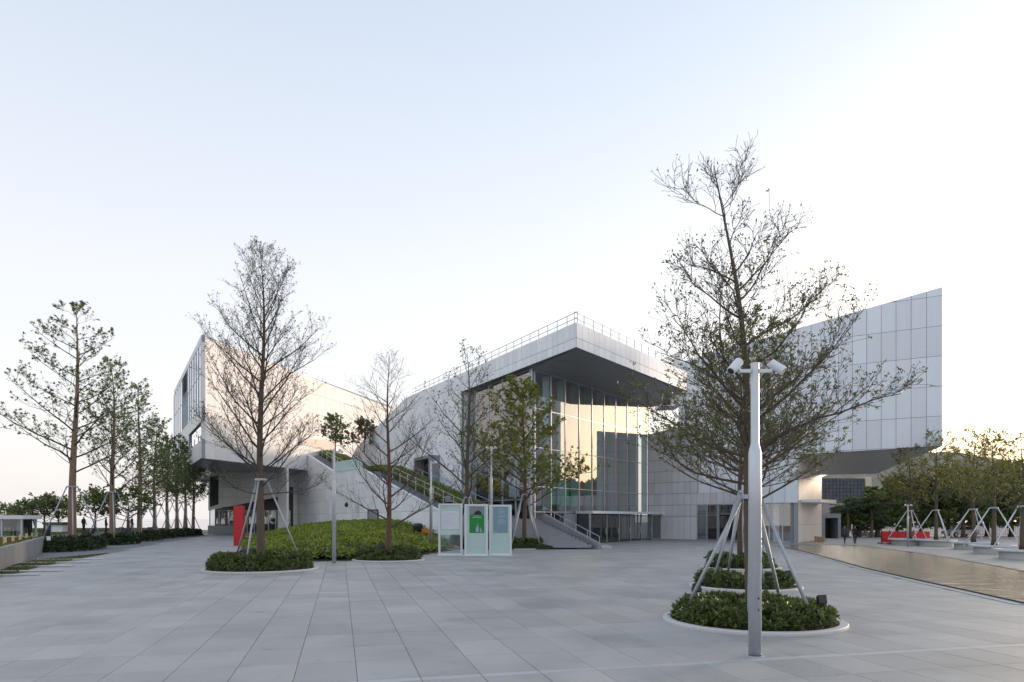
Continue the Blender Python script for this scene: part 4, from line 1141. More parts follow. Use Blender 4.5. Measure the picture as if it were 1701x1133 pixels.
# --- foreground tree at right
T1 = Vector((5.62, 16.0, 0))
planter(T1, 2.05, 'pale stone kerb ring around the nearest tree, beside the big lamp post')
shrub_bed(T1, 1.78, .50, 'glossy green shrubs in the nearest round bed behind the big lamp post', 15000, size=.12, seed=3)
def prof_big(u): return (2.55 * (1 - u) ** .8 + .5) if u > .12 else 2.3
tree_obj(T1, 'tall sparse tree in front of the pale block, highest crown in the picture', 'plaza trees', 19, leafm=M_LEAF, leaf=(6, .085), width=.38, Ht=10.7, r0=.145, first=.285, nprim=15, prof_=prof_big,
         el0=28, el1=44, ns=12, nt=8, up=9, lean=(-.75, 0), zig=.16, leaf_lo=1.0,
         extra=[(.37, -.1, 3.5, 26), (.31, .35, 2.6, 12), (.30, PI + .2, 2.7, 8), (.36, PI - .25, 2.9, 22), (.32, 1.5, 2.6, 14), (.33, -1.4, 2.3, 18), (.34, .9, 2.5, 20), (.345, 2.3, 2.5, 18), (.38, -2.2, 2.4, 24), (.52, PI + .1, 2.6, 26), (.60, .1, 2.5, 38), (.66, PI - .2, 1.9, 26), (.72, -.2, 2.1, 42), (.90, .2, 1.6, 34), (.885, PI, 1.5, 20), (.43, -.5, 3.0, 32), (.46, PI + .5, 2.8, 32)])
supports(tuple(T1), 2.95, 1.62, 'four grey metal stakes propping the nearest tree behind the big lamp post', r=.042, angs=[-.92, -1.95, 2.95, .75])
flood((T1.x + 1.3, T1.y - .75, .2), .3, 'black floodlight at the right end of the nearest shrub bed', .62)
flood((T1.x - 1.05, T1.y + .9, .3), -.2, 'small black floodlight on a stem behind the nearest shrub bed', .6)
T2 = Vector((8.25, 24.2, 0))
planter(T2, 1.93, 'pale stone kerb ring of the second bed behind the nearest tree')
shrub_bed(T2, 1.68, .52, 'glossy green shrubs in the second round bed behind the nearest tree', 7000, size=.125, seed=4)
def prof_mid(u): return 4.3 * (1 - u) ** .8 + .5
tree_obj(T2 + Vector((.3, .2, 0)), 'leafier tree in the second bed, half hidden behind the nearest tree', 'plaza trees', 23, leafm=M_LEAFG, leaf=(14, .115), width=.36, Ht=9.3, r0=.15, first=.30, nprim=30, prof_=prof_mid, el0=20, el1=50, ns=9, nt=5, up=8)
supports(tuple(T2), 3.4, 1.3, 'grey metal stakes propping the second tree behind the nearest one', r=.045, a0=.2)
flood((T2.x + 1.3, T2.y - .6, .05), .3, 'black floodlight at the edge of the second shrub bed', .7)
T3 = Vector((11.2, 33.5, 0))
planter(T3, 1.9, 'pale stone kerb ring of the third bed in line behind the nearest tree')
shrub_bed(T3, 1.65, .7, 'glossy shrubs in the third round bed in line behind the nearest tree', 4000, size=.16, seed=5)
tree_obj(T3, 'small leafy tree in the third bed in line behind the nearest tree', 'plaza trees', 29, leafm=M_LEAFG, leaf=(12, .13), width=.36, Ht=10.3, r0=.15, first=.32, nprim=26, prof_=lambda u: 4.4 * (1 - u) ** .7 + .5, el0=24, el1=52, ns=8, nt=4)
supports(tuple(T3), 3.4, 1.3, 'grey metal stakes propping the third tree in line', r=.05, a0=.8)
# --- middle tree
T4 = Vector((-11.95, 32.5, 0))
planter(T4, 2.64, 'pale kerb ring of the wide bed under the tall bare tree, left of centre')
shrub_bed(T4, 2.4, .85, 'bright green shrubs under the tall bare tree left of centre', 13000, size=.14, seed=7, leafm=M_SHRUB)
def prof_sp(u): return 3.75 * (1 - u) ** .66 * (.85 + .3 * min(1, u * 3.0)) + .5
tree_obj(T4, 'tall nearly bare tree with fine upswept twigs in front of the left block', 'plaza trees', 41, leafm=M_LEAFB, leaf=(4, .095), width=.34, twigm=M_TWIG, Ht=15.1, r0=.21, first=.25, nprim=44, prof_=prof_sp, el0=34, el1=56, ns=10, nt=8, up=14,
         extra=[(.235, .15, 2.9, 8), (.235, PI - .2, 2.2, 12), (.30, .3, 3.6, 36), (.30, PI + .2, 3.6, 36)])
supports(tuple(T4), 4.3, 2.0, 'grey metal stakes propping the tall bare tree left of centre', r=.042, a0=-PI / 2, nleg=3, collar=.25)
flood((T4.x - .35, T4.y - .9, .25), .2, 'black floodlight beside the trunk of the tall bare tree', .9)
T5 = Vector((-7.2, 39.9, 0))
planter(T5, 2.11, 'pale kerb ring of the bed under the reddish bare tree')
shrub_bed(T5, 1.9, .75, 'dark green shrubs in the bed under the reddish bare tree', 7000, size=.15, seed=8)
tree_obj(T5, 'slender bare tree with reddish branches in front of the mound', 'plaza trees', 52, leafm=M_LEAFB, leaf=(1, .07), barkm=mat('bark_red', (.13, .075, .055), .85, noise=(3, .25), noise2=(24, .3), bump=.4), twigm=M_TWIGR, Ht=12.0, r0=.17, first=.15, nprim=30, prof_=lambda u: 4.6 * (1 - u) ** .75 + .4, el0=24, el1=46, ns=10, nt=7, up=12)
flood((T5.x - .3, T5.y - .8, .3), 0, 'black floodlight at the foot of the reddish bare tree', .9)
T6 = Vector((-3.45, 53.0, 0))
planter(T6, 1.6, 'kerb ring of the bed hidden behind the poster stands')
tree_obj(T6, 'dark wide forked bare tree behind the poster stands', 'plaza trees', 63, leafm=M_LEAF, leaf=(2, .17), Ht=15.6, r0=.24, first=.17, nprim=26, prof_=lambda u: 6.4 * (1 - u) ** .8 + .5, el0=34, el1=50, ns=9, nt=6, up=5)
supports(tuple(T6), 4.1, 1.8, 'metal stakes propping the dark forked tree behind the poster stands', r=.06, a0=.4)
T7 = Vector((1.0, 55.0, 0))
planter(T7, 1.7, 'small kerb ring of the bed right of the poster stands')
shrub_bed(T7, 1.5, .8, 'dark clipped shrubs in the small bed right of the poster stands', 3500, size=.2, seed=9)
tree_obj(T7, 'fresh green leafy tree in front of the tall entrance glass', 'plaza trees', 74, leafm=M_LEAFY, leaf=(24, .16), Ht=13.0, r0=.2, first=.24, nprim=32, prof_=lambda u: 5.4 * (1 - u) ** .62 + .5, el0=22, el1=44, ns=10, nt=6, up=3)
supports(tuple(T7), 4.4, 1.7, 'metal stakes propping the fresh green tree by the stair', r=.06, a0=-.7)
# --- left row
row = [(120, 912, 507), (187, 903.5, 602), (232, 898, 640), (257, 894.5, 702), (278, 892, 730), (294, 890.5, 728), (308, 889.3, 738), (321, 888.4, 748)]
names = ['first and tallest tree of the row along the retaining wall', 'second tree of the row along the retaining wall', 'third tree of the row along the retaining wall', 'fourth tree of the row along the retaining wall',
         'fifth tree of the row along the retaining wall', 'sixth tree of the row along the retaining wall', 'seventh tree of the row along the retaining wall', 'farthest tree of the row along the retaining wall, next to the left block']
protoA = protoB = None
for k, (px, py, top_) in enumerate(row):
    g = G(px, py); Ht = P(px, top_, g.y).z
    if k == 0:
        tree_obj(g, names[0], 'trees along the retaining wall', 81, leafm=M_LEAFS, barkm=M_BARKL, leaf=(24, .14), width=.36, Ht=Ht, r0=.34, first=.30, nprim=30, prof_=lambda u: 6.6 * (1 - u) ** .75 + .6, el0=24, el1=30, ns=9, nt=5, up=2, lean=(.6, 0))
    elif k == 1:
        tree_obj(g, names[1], 'trees along the retaining wall', 92, leafm=M_LEAFS, barkm=M_BARKL, leaf=(20, .14), width=.36, Ht=Ht, r0=.3, first=.25, nprim=26, prof_=lambda u: 5.2 * (1 - u) ** .8 + .6, el0=36, el1=45, ns=9, nt=5, up=6)
    elif k == 2:
        protoA = tree_obj(g, names[2], 'trees along the retaining wall', 95, leafm=M_LEAFS, barkm=M_BARKL, leaf=(14, .16), width=.36, Ht=Ht, r0=.3, first=.22, nprim=26, prof_=lambda u: 5.0 * (1 - u) ** .8 + .6, el0=26, el1=45, ns=9, nt=5, up=6); HA = Ht
    elif k == 3:
        protoB = tree_obj(g, names[3], 'trees along the retaining wall', 97, leafm=M_LEAFS, barkm=M_BARKL, leaf=(10, .2), width=.4, Ht=Ht, r0=.26, first=.30, nprim=24, prof_=lambda u: 3.9 * (1 - u) ** .8 + .6, el0=24, el1=50, ns=9, nt=6, up=6); HB = Ht
    else:
        copy_tree(protoB, g, (1.0 + .05 * (k % 2), Ht / HB), 1.3 * k, names[k])
    if k < 7:
        supports((g.x, g.y, 0), 5.0, 2.3, ['first', 'second', 'third', 'fourth', 'fifth', 'sixth', 'seventh'][k] + ' set of pale stakes along the retaining wall, counted from the near end', r=.05, a0=.6, collar=.35)
    if k < 7:
        shrub_bed((g.x + .9, g.y - (1.2 if k == 0 else .4), 0), 3.6 if k else 4.6, .95, 'dark low shrubs under the ' + ['first', 'second', 'third', 'fourth', 'fifth', 'sixth', 'seventh'][k] + ' tree along the retaining wall', 5200 if k < 2 else 2800, leafm=M_LEAFD, size=.24, seed=30 + k, squash=.42, rot=1.87)
    if k < 3:
        for w, dx in enumerate((-1.6, 1.5)):
            flood((g.x + dx, g.y - .7, .35), 0, 'black floodlight %s the trunk of the %s tree along the wall' % (('left of', 'right of')[w], ('first', 'second', 'third')[k]), 1.4)

# ------------------------------------------------------------------ lamp posts
def lamp_post(base, Ht, label, az=0.0, two=True, arms=True):
    s = Ht / 5.13; sr = s if s < 1.05 else .95
    root = empty('lamp_post', base, label, 'lamp post', 'grey floodlight posts on the plaza')
    x, y, z = base
    b = MB(); b.lathe(base, [(.001, 0), (.112 * sr, 0), (.112 * sr, 3.55 * s), (.106 * sr, 3.58 * s)], 28); b.build('lower_tube', M_GALV, root, True)
    b = MB(); b.lathe(base, [(.106 * sr, 3.581 * s), (.072 * sr, 3.72 * s)], 28); b.build('taper', M_GALV, root, True)
    b = MB(); b.lathe(base, [(.072 * sr, 3.721 * s), (.072 * sr, Ht), (.001, Ht)], 24); b.build('upper_tube', M_GALV, root, False)
    b = MB(); b.lathe(base, [(.16 * sr, 0), (.16 * sr, .015), (.12 * sr, .018)], 24); b.build('base_plate', M_GALV, root)
    c, sn = math.cos(az), math.sin(az)
    for sgn in ((-1, 1) if two else (1,)):
        W = lambda u, v, w: Vector((x + (u * c - v * sn) * sr, y + (u * sn + v * c) * sr, z + Ht + w * sr))
        b = MB(); b.bar(W(sgn * .07, 0, -.14), W(sgn * .27, 0, -.14), .05 * s, .06 * s); b.build('arm', M_METAL, root)
        fl_ = MB(); a, e = W(sgn * .27, -.01, .0 if sgn > 0 else .03), W(sgn * .46, -.12, -.17)
        fl_.tube([a, a.lerp(e, .03), a.lerp(e, .97), e], [.066 * sr, .078 * sr, .078 * sr, .072 * sr], 18)
        hd = fl_.build('spotlight', M_METAL, root, False)
        dv = (e - a).normalized()
        ln = MB(); ln.tube([e + dv * .001, e + dv * .004], .06 * sr, 14); ln.build('lens', M_DARK, hd)
        b = MB(); b.bar(W(sgn * .25, 0, -.14), a.lerp(e, .45), .04 * s, .05 * s); b.build('bracket', M_METAL, root)
    if s < 1.05:
        for zz, rr_ in ((1.02, .018), (.82, .014)):
            b = MB(); b.tube([(x + .02, y - .123, z + zz), (x + .02, y - .128, z + zz)], rr_, 12); b.build('bolt', M_DARK, root)
lp1 = G(1254, 1090)
lamp_post(tuple(lp1), P(1254, 603, lp1.y).z, 'big grey lamp post with two white spotlights in the right foreground')
g = G(1240, 945); lamp_post(tuple(g), P(1240, 722, g.y).z, 'lamp post partly hidden behind the nearest tree')
g = G(555, 935.5); lamp_post(tuple(g), P(555, 746, g.y).z, 'grey lamp post in front of the green mound', .4, False)
g = G(716, 915.5); lamp_post(tuple(g), P(716, 766, g.y).z, 'grey lamp post left of the poster stands', .3, False)
g = G(816, 913); lamp_post(tuple(g), P(816, 742, g.y).z, 'lamp post behind the poster stands', .2, True)
g = G(1508, 908); lamp_post(tuple(g), P(1508, 838, g.y).z, 'small lamp post by the red hoarding beyond the pool', 0, True)

# ------------------------------------------------------------------ poster stands
def poster(px0, px1, py0, py1, label, kind):
    g = G((px0 + px1) / 2, py1); D = g.y; w = (px1 - px0) * D / F; h = (py1 - py0) * D / F
    root = empty('poster_stand', g, label, 'poster stand', 'glass poster stands')
    x0, x1 = g.x - w / 2, g.x + w / 2; fw = .13
    for (a, b_, c, d_) in ((x0, x0 + fw, 0, h), (x1 - fw, x1, 0, h), (x0 + fw, x1 - fw, 0, .14), (x0 + fw, x1 - fw, h - .11, h)):
        MB().box(a, b_, D, D + .16, c, d_).build('frame', M_METAL, root)
    MB().box(x0 - .06, x1 + .06, D - .12, D + .3, -.01, .035).build('foot_plate', M_METAL, root)
    X = lambda u: x0 + u * w; Z = lambda v: h * (1 - v)
    if kind == 'half':
        MB().box(x0 + fw, x1 - fw, D + .05, D + .1, Z(.60), h - .11).build('glass_panel', M_GLASSF, root)
        MB().box(x0 + fw, x1 - fw, D + .06, D + .09, .14, Z(.603)).build('glass_pane', M_GLASSC, root)
        sh = MB().box(X(.13), X(.87), D + .02, D + .048, Z(.49), Z(.15)).build('notice_sheet', mat('white_print', (.72, .74, .80), .6, noise=(.6, .03)), root)
        for k in range(9):
            MB().box(X(.2), X(.2 + .5 - .08 * (k % 3)), D + .014, D + .019, Z(.2 + .03 * k), Z(.194 + .03 * k)).build('text_line', mat('pale_print', (.55, .57, .64), .6), sh)
    else:
        MB().box(x0 + fw, x1 - fw, D + .05, D + .1, .14, h - .11).build('glass_panel', M_GLASSF, root)
        if kind == 'green':
            MB().box(X(.21), X(.84), D + .02, D + .049, Z(.555), Z(.205)).build('poster', mat('green_print', (.004, .24, .045), .5, noise=(1.5, .08)), root)
            ph_ = MB().box(X(.21), X(.84), D + .021, D + .0485, Z(.203), Z(.045)).build('photo_print', mat('grey_print', (.20, .24, .27), .5, noise=(2, .25)), root)
            cx = X(.58)
            v = [(cx + a * w, D + .016, Z(b_)) for a, b_ in ((-.20, .205), (-.12, .15), (-.05, .125), (.05, .125), (.12, .15), (.17, .205))]
            me_obj('figure_print', v, [tuple(range(6))], mat('dark_print', (.02, .02, .024), .6), ph_)
            v = [(cx + .045 * w * math.cos(a), D + .015, Z(.1) + .055 * h * .55 * math.sin(a)) for a in np.linspace(0, 2 * PI, 13)[:-1]]
            me_obj('head_print', v, [tuple(range(12))], mat('skin_print', (.30, .18, .14), .6), ph_)
            MB().box(X(.38), X(.68), D + .014, D + .0195, Z(.232), Z(.222)).build('lettering', mat('pale_green_print', (.30, .55, .34), .6), root)
            MB().box(X(.33), X(.74), D + .014, D + .0195, Z(.262), Z(.248)).build('lettering', MATS['pale_green_print'], root)
            for k, (u, hh, m_) in enumerate(((.44, .11, 'a'), (.50, .15, 'b'), (.565, .20, 'c'), (.625, .16, 'd'), (.68, .12, 'b'), (.73, .06, 'e'))):
                cm = {'a': (.05, .12, .16), 'b': (.30, .42, .50), 'c': (.45, .52, .58), 'd': (.10, .13, .20), 'e': (.75, .28, .12)}[m_]
                mm = mat('print_' + m_, cm, .5)
                z0 = Z(.535); zt_ = z0 + hh * h * .8; ww = .026 * w
                v = [(X(u) + a * ww, D + .015 - .0003 * k, z0 + b_ * (zt_ - z0)) for a, b_ in ((-1, 0), (1, 0), (1, .6), (.35, .75), (.35, 1), (-.35, 1), (-.35, .75), (-1, .6))]
                me_obj('bottle_print', v, [tuple(range(8))], mm, root)
        else:
            pr = MB().box(X(.18), X(.83), D + .02, D + .049, Z(.555), Z(.045)).build('poster', mat('blue_print', (.20, .31, .38), .5, noise=(1.2, .12)), root)
            for k in range(15):
                if k in (5, 9): continue
                MB().box(X(.40), X(.62 + .16 * ((k * 7) % 5) / 4), D + .0148, D + .0195, Z(.085 + .021 * k), Z(.078 + .021 * k)).build('text_line', mat('blue_text', (.42, .52, .58), .6), pr)
            MB().box(X(.22), X(.34), D + .0148, D + .0195, Z(.545), Z(.530)).build('text_line', MATS['blue_text'], pr)
    return root
poster(728, 768, 836.5, 923, 'pale glass stand with a white notice sheet and clear lower pane', 'half')
poster(771.5, 810.5, 837.5, 923.5, 'glass stand with the bright green poster', 'green')
poster(812.5, 850, 838.5, 923, 'glass stand with the blue grey text poster', 'blue')

# litter bin and orange box on the mound edge
g = G(694, 908); D = g.y; zb_ = mound_z(g.x, D) + .1 if inside(g.x, D, MOUND) else 0
bn = empty('litter_bin', (g.x, D, zb_), 'round black lidded bin on the slope left of the poster stands', 'bin')
zc_ = P(694, 892, D).z; zz1 = P(694, 869, D).z
b = MB(); b.lathe((g.x, D, 0), [(.30, zb_), (.42, zz1 - .35), (.42, zz1 - .3)], 18); b.build('bin_body', M_BLACK, bn, True)
b = MB(); b.lathe((g.x, D, 0), [(.47, zz1 - .3), (.47, zz1 - .2), (.33, zz1 - .03), (.05, zz1)], 18); b.build('lid', M_BLACK, bn, True)
ob = empty('grit_box', (g.x + .75, D - .4, zb_), 'small orange plastic box beside the black bin', 'box')
zo1 = P(702, 879, D).z
MB().box(g.x + .45, g.x + 1.25, D - .7, D - .1, zb_ - .3, zo1 - .12).build('box_body', M_ORANGE, ob)
MB().box(g.x + .42, g.x + 1.28, D - .73, D - .07, zo1 - .118, zo1).build('lid', M_ORANGE, ob)
# wall camera post near the wedge wall
q = PL_WEDGE.at(594, 870); cp = empty('camera_post', PL_WEDGE.w(q[0], q[1], .6), 'thin camera post in front of the white wedge wall', 'camera post')
z_t = PL_WEDGE.at(594, 832)[1]
b = MB(); b.bar(PL_WEDGE.w(q[0], q[1] - 2, .6), PL_WEDGE.w(q[0], z_t, .6), .12, .12); b.build('post', M_GALV, cp)
b = MB(); b.bar(PL_WEDGE.w(q[0], z_t - .1, .6), PL_WEDGE.w(q[0] + 3.0, z_t - .1, .6), .08, .08); b.build('arm', M_GALV, cp)
b = MB(); b.lathe(PL_WEDGE.w(q[0] + 2.8, z_t - .75, .6), [(.02, 0), (.22, .12), (.22, .45), (.08, .62)], 12); b.build('camera_dome', M_BLACK, cp)
b = MB(); b.bar(PL_WEDGE.w(q[0] - .5, z_t - 1.1, .62), PL_WEDGE.w(q[0] - .5, z_t - .3, .62), .5, .3); b.build('control_box', M_GALV, cp)

# terrace trees beyond the wedge wall
tt_ = [(557, 705, 750, 96, 'round green shrub tree on the stair terrace beside the lamp post'), (605, 712, 745, 100, 'dark shrub tree at the foot of the slanting hall wall'), (484, 695, 735, 110, 'small bushy tree half hidden behind the tall bare tree')]
for k, (px, top_, bot, D, lab) in enumerate(tt_):
    base = P(px, bot + 6, D); Ht = (bot + 12 - top_) * D / F
    tree_obj(base, lab, 'small terrace trees', 150 + k, name='terrace_tree', leafm=M_LEAFS if k == 0 else M_LEAF, leaf=(11, .24), Ht=Ht, r0=.1, first=.22, nprim=18, prof_=lambda u: 2.2 * (1 - u) ** .35 + .3, el0=5, el1=60, ns=6, nt=4, up=4, width=.7)

# ------------------------------------------------------------------ right side: planters with trees beyond the pool
rt = [(1512, 905, 758, 33), (1555, 907, 733, 30), (1617, 912, 731, 34), (1651, 919, 738, 27), (1699, 928, 742, 22)]
rl = ['tree in the first bench planter beyond the pool, by the red hoarding', 'tree in the second bench planter beyond the pool', 'tree in the third bench planter beyond the pool', 'tree in the fourth bench planter beyond the pool', 'tree in the last bench planter at the picture edge']
protoR = None
for k, (px, py, top_, hw) in enumerate(rt):
    g = G(px, py); Ht = P(px, top_, g.y).z
    D = g.y; r = max(1.5, hw * D / F)
    root = empty('bench_planter', g, 'pale round bench planter under the ' + rl[k].split(',')[0].replace('tree in the ', '').replace(' bench planter', '') + ' tree beyond the pool', 'planter', 'round bench planters beyond the pool')
    b = MB(); b.lathe(g, [(r * .8, -.02), (r * .8, .42), (r * .82, .43)], 36); b.build('base', M_PAVEL, root)
    b = MB(); b.lathe(g, [(r * .83, .43), (r, .46), (r, .56), (r * .985, .58), (r * .72, .58), (r * .72, .45)], 40); b.build('seat', mat('white_concrete', (.60, .62, .66), .5, noise=(1, .07)), root)
    b = MB(); b.lathe(g, [(.02, .52), (r * .72, .5)], 30); b.build('soil', M_SOIL, root)
    if protoR is None:
        protoR = tree_obj(g + Vector((0, 0, .45)), rl[0], 'trees beyond the pool', 171, leafm=M_LEAFO, leaf=(6, .14), Ht=Ht, r0=.16, first=.30, nprim=22, prof_=lambda u: 3.4 * (1 - u) ** .85 + .6, el0=18, el1=30, ns=9, nt=5, up=2); HR = Ht
    else:
        copy_tree(protoR, g + Vector((0, 0, .45)), (1.0, Ht / HR), 1.7 * k, rl[k])
    supports((g.x, g.y, .5), 2.7, 1.9, 'white stakes propping the ' + rl[k].split(',')[0].replace('bench ', ''), r=.042, a0=.25 + .2 * k, nleg=3, collar=.25, mt=M_METAL)
# red hoarding
rh = empty('red_hoarding', G(1505, 904), 'row of red hoarding panels behind the first bench planter', 'hoarding')
for k in range(6):
    a, c = 1465 + k * 13.3, 1465 + (k + 1) * 13.3
    D = 66 + .12 * k; p0, p1 = P(a + .3, 903, D), P(c - .3, 903, D)
    MB().box(p0.x, p1.x, D, D + .06, .15, P(a, 882.5 + .3 * (k % 2), D).z).build('hoarding_panel', M_RED, rh)
    MB().box(p0.x - .03, p0.x + .05, D + .07, D + .14, 0, P(a, 881, D).z).build('post', M_DARK, rh)
    MB().box(p0.x - .15, p0.x + .2, D + .02, D + .6, .0, .1).build('foot', M_DARK, rh)
sb = P(1481, 885, 67.5); 
s_ = empty('small_sign', (sb.x, sb.y, 0), 'small white sign showing above the red hoarding', 'sign')
MB().box(sb.x - .35, sb.x + .35, 67.5, 67.55, sb.z, P(1481, 879, 67.5).z).build('sign_board', M_METAL, s_)
MB().box(sb.x - .04, sb.x + .04, 67.56, 67.62, 0, sb.z + .2).build('post', M_STEEL, s_)
# wooden bollards
for k, px in enumerate((1356, 1361.5, 1367)):
    g = G(px, 900.5); D = g.y
    b = MB(); b.lathe(g, [(.001, 0), (.19, 0), (.19, .55 - .04 * k), (.17, .6 - .04 * k), (.001, .6 - .04 * k)], 12)
    setp(b.build('wooden_bollard', M_WOOD), ['left', 'middle', 'right'][k] + ' one of three stubby wooden bollards below the sunlit side wall', 'bollard', 'wooden bollards by the side wall')
# slim posts by the road
for k, (px, py, t) in enumerate(((1415, 893, 871), (1440, 891, 873))):
    g = G(px, py); D = g.y
    b = MB(); b.lathe(g, [(.001, 0), (.11, 0), (.11, P(px, t, D).z), (.001, P(px, t, D).z + .03)], 10)
    setp(b.build('slim_post', M_METAL), ['pale slim post just right of the two walkers', 'pale slim post between the walkers and the red hoarding'][k], 'post', 'slim posts by the road')
# roadside kerb wall behind the walkers
setp(MB().box(P(1425, 890, 96).x, P(1475, 890, 96).x, 96, 96.4, 0, .55).build('kerb_wall', M_PAVEL), 'low pale wall behind the two walkers', 'wall')

# far dark office building on the right, hill and tree masses
ofc = empty('office_building', P(1405, 890, 170), 'dark glazed office building seen under the cantilever', 'building')
o0, o1 = P(1366, 836, 170), P(1437, 794, 170)
MB().box(o0.x, o1.x, 170.4, 195, 0, o1.z - .05).build('core', M_INT, ofc)
nr_, nc_ = 7, 12
for r_ in range(nr_):
    for c_ in range(nc_):
        xa, xb = o0.x + (o1.x - o0.x) * c_ / nc_, o0.x + (o1.x - o0.x) * (c_ + 1) / nc_
        za_, zb2 = o0.z + (o1.z - o0.z) * r_ / nr_, o0.z + (o1.z - o0.z) * (r_ + 1) / nr_
        MB().box(xa + .06, xb - .06, 170.2, 170.38, za_ + .12, zb2 - .12).build('window', mat('office_glass', (.035, .055, .085), .15, rnd=.35), ofc)
MB().box(o1.x + .05, o1.x + 1.5, 169.8, 195, 0, o1.z + .3).build('end_wall', mat('sunlit_render', (.62, .52, .40), .7, noise=(.4, .1)), ofc)  # sunlit edge put into the end wall's cream colour
MB().box(o0.x, o1.x, 169.9, 170.19, o0.z - 3.2, o0.z).build('spandrel', M_CONC, ofc)
bmn = bmesh.new()
rr = random.Random(8)
HX = np.linspace(60, 420, 46); HY = np.linspace(250, 430, 16); vv = {}
for i, x in enumerate(HX):
    for j, y in enumerate(HY):
        px = CX + x * F / y
        hgt = 34 * math.exp(-((x - 200) / 70) ** 2) * math.exp(-((y - 345) / 60) ** 2) + 14 * math.exp(-((x - 300) / 80) ** 2)
        vv[i, j] = bmn.verts.new((x, y, max(-2, hgt + rr.uniform(-1, 1) - 1)))
for i in range(len(HX) - 1):
    for j in range(len(HY) - 1):
        bmn.faces.new((vv[i, j], vv[i + 1, j], vv[i + 1, j + 1], vv[i, j + 1]))
me = bpy.data.meshes.new('hill'); bmn.to_mesh(me); bmn.free(); me.materials.append(mat('hazy_wooded_hill', (.24, .215, .16), .95, noise=(.06, .3), noise2=(.4, .5), bump=1.0))  # distance haze put into the hill's grey-beige colour
link(bpy.data.objects.new('hill', me))['kind'] = 'structure'

bgt = [(1398, 848, 92), (1425, 842, 94), (1458, 822, 90), (1490, 806, 96), (1530, 806, 92), (1575, 790, 95), (1600, 800, 88), (1640, 795, 94), (1680, 785, 92), (1712, 790, 86)]
protoD = None
for k, (px, top_, D) in enumerate(bgt):
    base = Vector(((px - CX) * D / F, D, 0)); Ht = P(px, top_, D).z
    lab = 'dark dense background tree beyond the road, %s from the cantilever' % ['first', 'second', 'third', 'fourth', 'fifth', 'sixth', 'seventh', 'eighth', 'ninth', 'tenth'][k]
    if protoD is None:
        Ht = 6.5
        protoD = tree_obj(base, lab, 'dense trees beyond the road', 201, name='dense_tree', leafm=M_LEAFS, leaf=(12, .32), Ht=6.5, r0=.25, first=.14, nprim=26, prof_=lambda u: 3.0 * (1 - u) ** .4 + .5, el0=5, el1=50, ns=8, nt=5, up=3, width=.7); HD = Ht; protoD.scale = (.75, .75, .54)
    else:
        copy_tree(protoD, base, (1.0 + .2 * (k % 3), Ht / HD), 2.1 * k, lab)
# palms
for k, (px, top_, D) in enumerate(((1408, 836, 88), (1428, 831, 90), (1447, 834, 87))):
    base = Vector(((px - CX) * D / F, D, 0)); Ht = P(px, top_, D).z
    root = empty('palm_tree', base, ['short', 'tallest', 'bushy'][k] + ' palm among the trees behind the two walkers', 'palm', 'palms behind the walkers')
    b = MB(); b.tube([base, base + Vector((.1, 0, Ht * .5)), base + Vector((0, 0, Ht * .8))], [.22, .17, .15], 8); b.build('trunk', M_BARK, root)
    rp2 = np.random.default_rng(300 + k); pts, dirs = [], []
    for fnd in range(22):
        az, el = rp2.uniform(0, 6.28), rp2.uniform(-.2, 1.2); p = np.array((base.x, base.y, Ht * .8)); dv = np.array((math.cos(az) * math.cos(el), math.sin(az) * math.cos(el), math.sin(el)))
        for s in range(14):
            p = p + dv * .16; dv = dv + np.array((0, 0, -.07)); dv /= np.linalg.norm(dv)
            sd_ = np.cross(dv, (0, 0, 1)); sd_ /= np.linalg.norm(sd_) + 1e-6
            for g_ in (-1, 1): pts.append(p.copy()); dirs.append(dv * .6 + sd_ * g_ + np.array((0, 0, -.25)))
    V, Q = leaf_quads(pts, dirs, rp2.uniform(.45, .7, len(pts)), rp2, .16)
    mesh_np('crown', V, Q, M_LEAFD, root)

# background trees at left, beyond the lawn
lbt = [(12, 852, 73, 'small pale tree at the left edge beyond the glass pavilion'), (38, 848, 72, 'bushy tree rising behind the glass pavilion'), (74, 841, 74, 'dense tree just right of the glass pavilion'), (97, 843, 76, 'dense tree left of the first stake set'),
       (158, 834, 74, 'round dark tree between the first two trees of the wall row'), (213, 832, 75, 'umbrella shaped dark tree behind the second tree of the wall row')]
protoL = None
for k, (px, top_, D, lab) in enumerate(lbt):
    base = Vector(((px - CX) * D / F, D, .95)); Ht = P(px, top_, D).z - .95
    if protoL is None:
        protoL = tree_obj(base, lab, 'trees beyond the lawn', 220, name='lawn_tree', leafm=M_LEAFS, leaf=(4, .17), Ht=Ht, r0=.09, first=.35, nprim=18, prof_=lambda u: 1.5 * (1 - u) ** .4 + .25, el0=20, el1=60, ns=6, nt=4, up=4, width=.7); HL = Ht
    else:
        copy_tree(protoL, base, (Ht / HL * (1.15 if k != 5 else 1.4), Ht / HL), 1.9 * k, lab)
# glass pavilion
D = 50.0; x0, x1 = P(-60, 890, D).x, P(38, 890, D).x; zt = P(0, 856, D).z
pv = empty('glass_pavilion', (x1 - 2, D, .97), 'flat roofed glass pavilion on the lawn at the left edge', 'pavilion')
MB().box(x0, x1 + .15, D - .2, D + 1.75, zt - .28, zt).build('roof', M_METAL, pv)
MB().box(x0, x1, D, D + 1.6, .96, 1.12).build('floor_plinth', M_PAVEL, pv)
for k in range(4):
    xx = x1 - .12 - 1.45 * k
    MB().box(xx - .06, xx + .06, D, D + .12, 1.12, zt - .28).build('post', M_STEEL, pv)
    MB().box(xx - 1.36, xx - .07, D + .04, D + .07, 1.13, zt - .29).build('pane', M_GLASSC, pv)
    MB().box(xx - .06, xx + .06, D + 1.45, D + 1.57, 1.12, zt - .28).build('post', M_STEEL, pv)
MB().box(x1 - 1.25, x1 - .7, D + .7, D + .95, 1.12, zt - .3).build('column', M_STONE, pv)
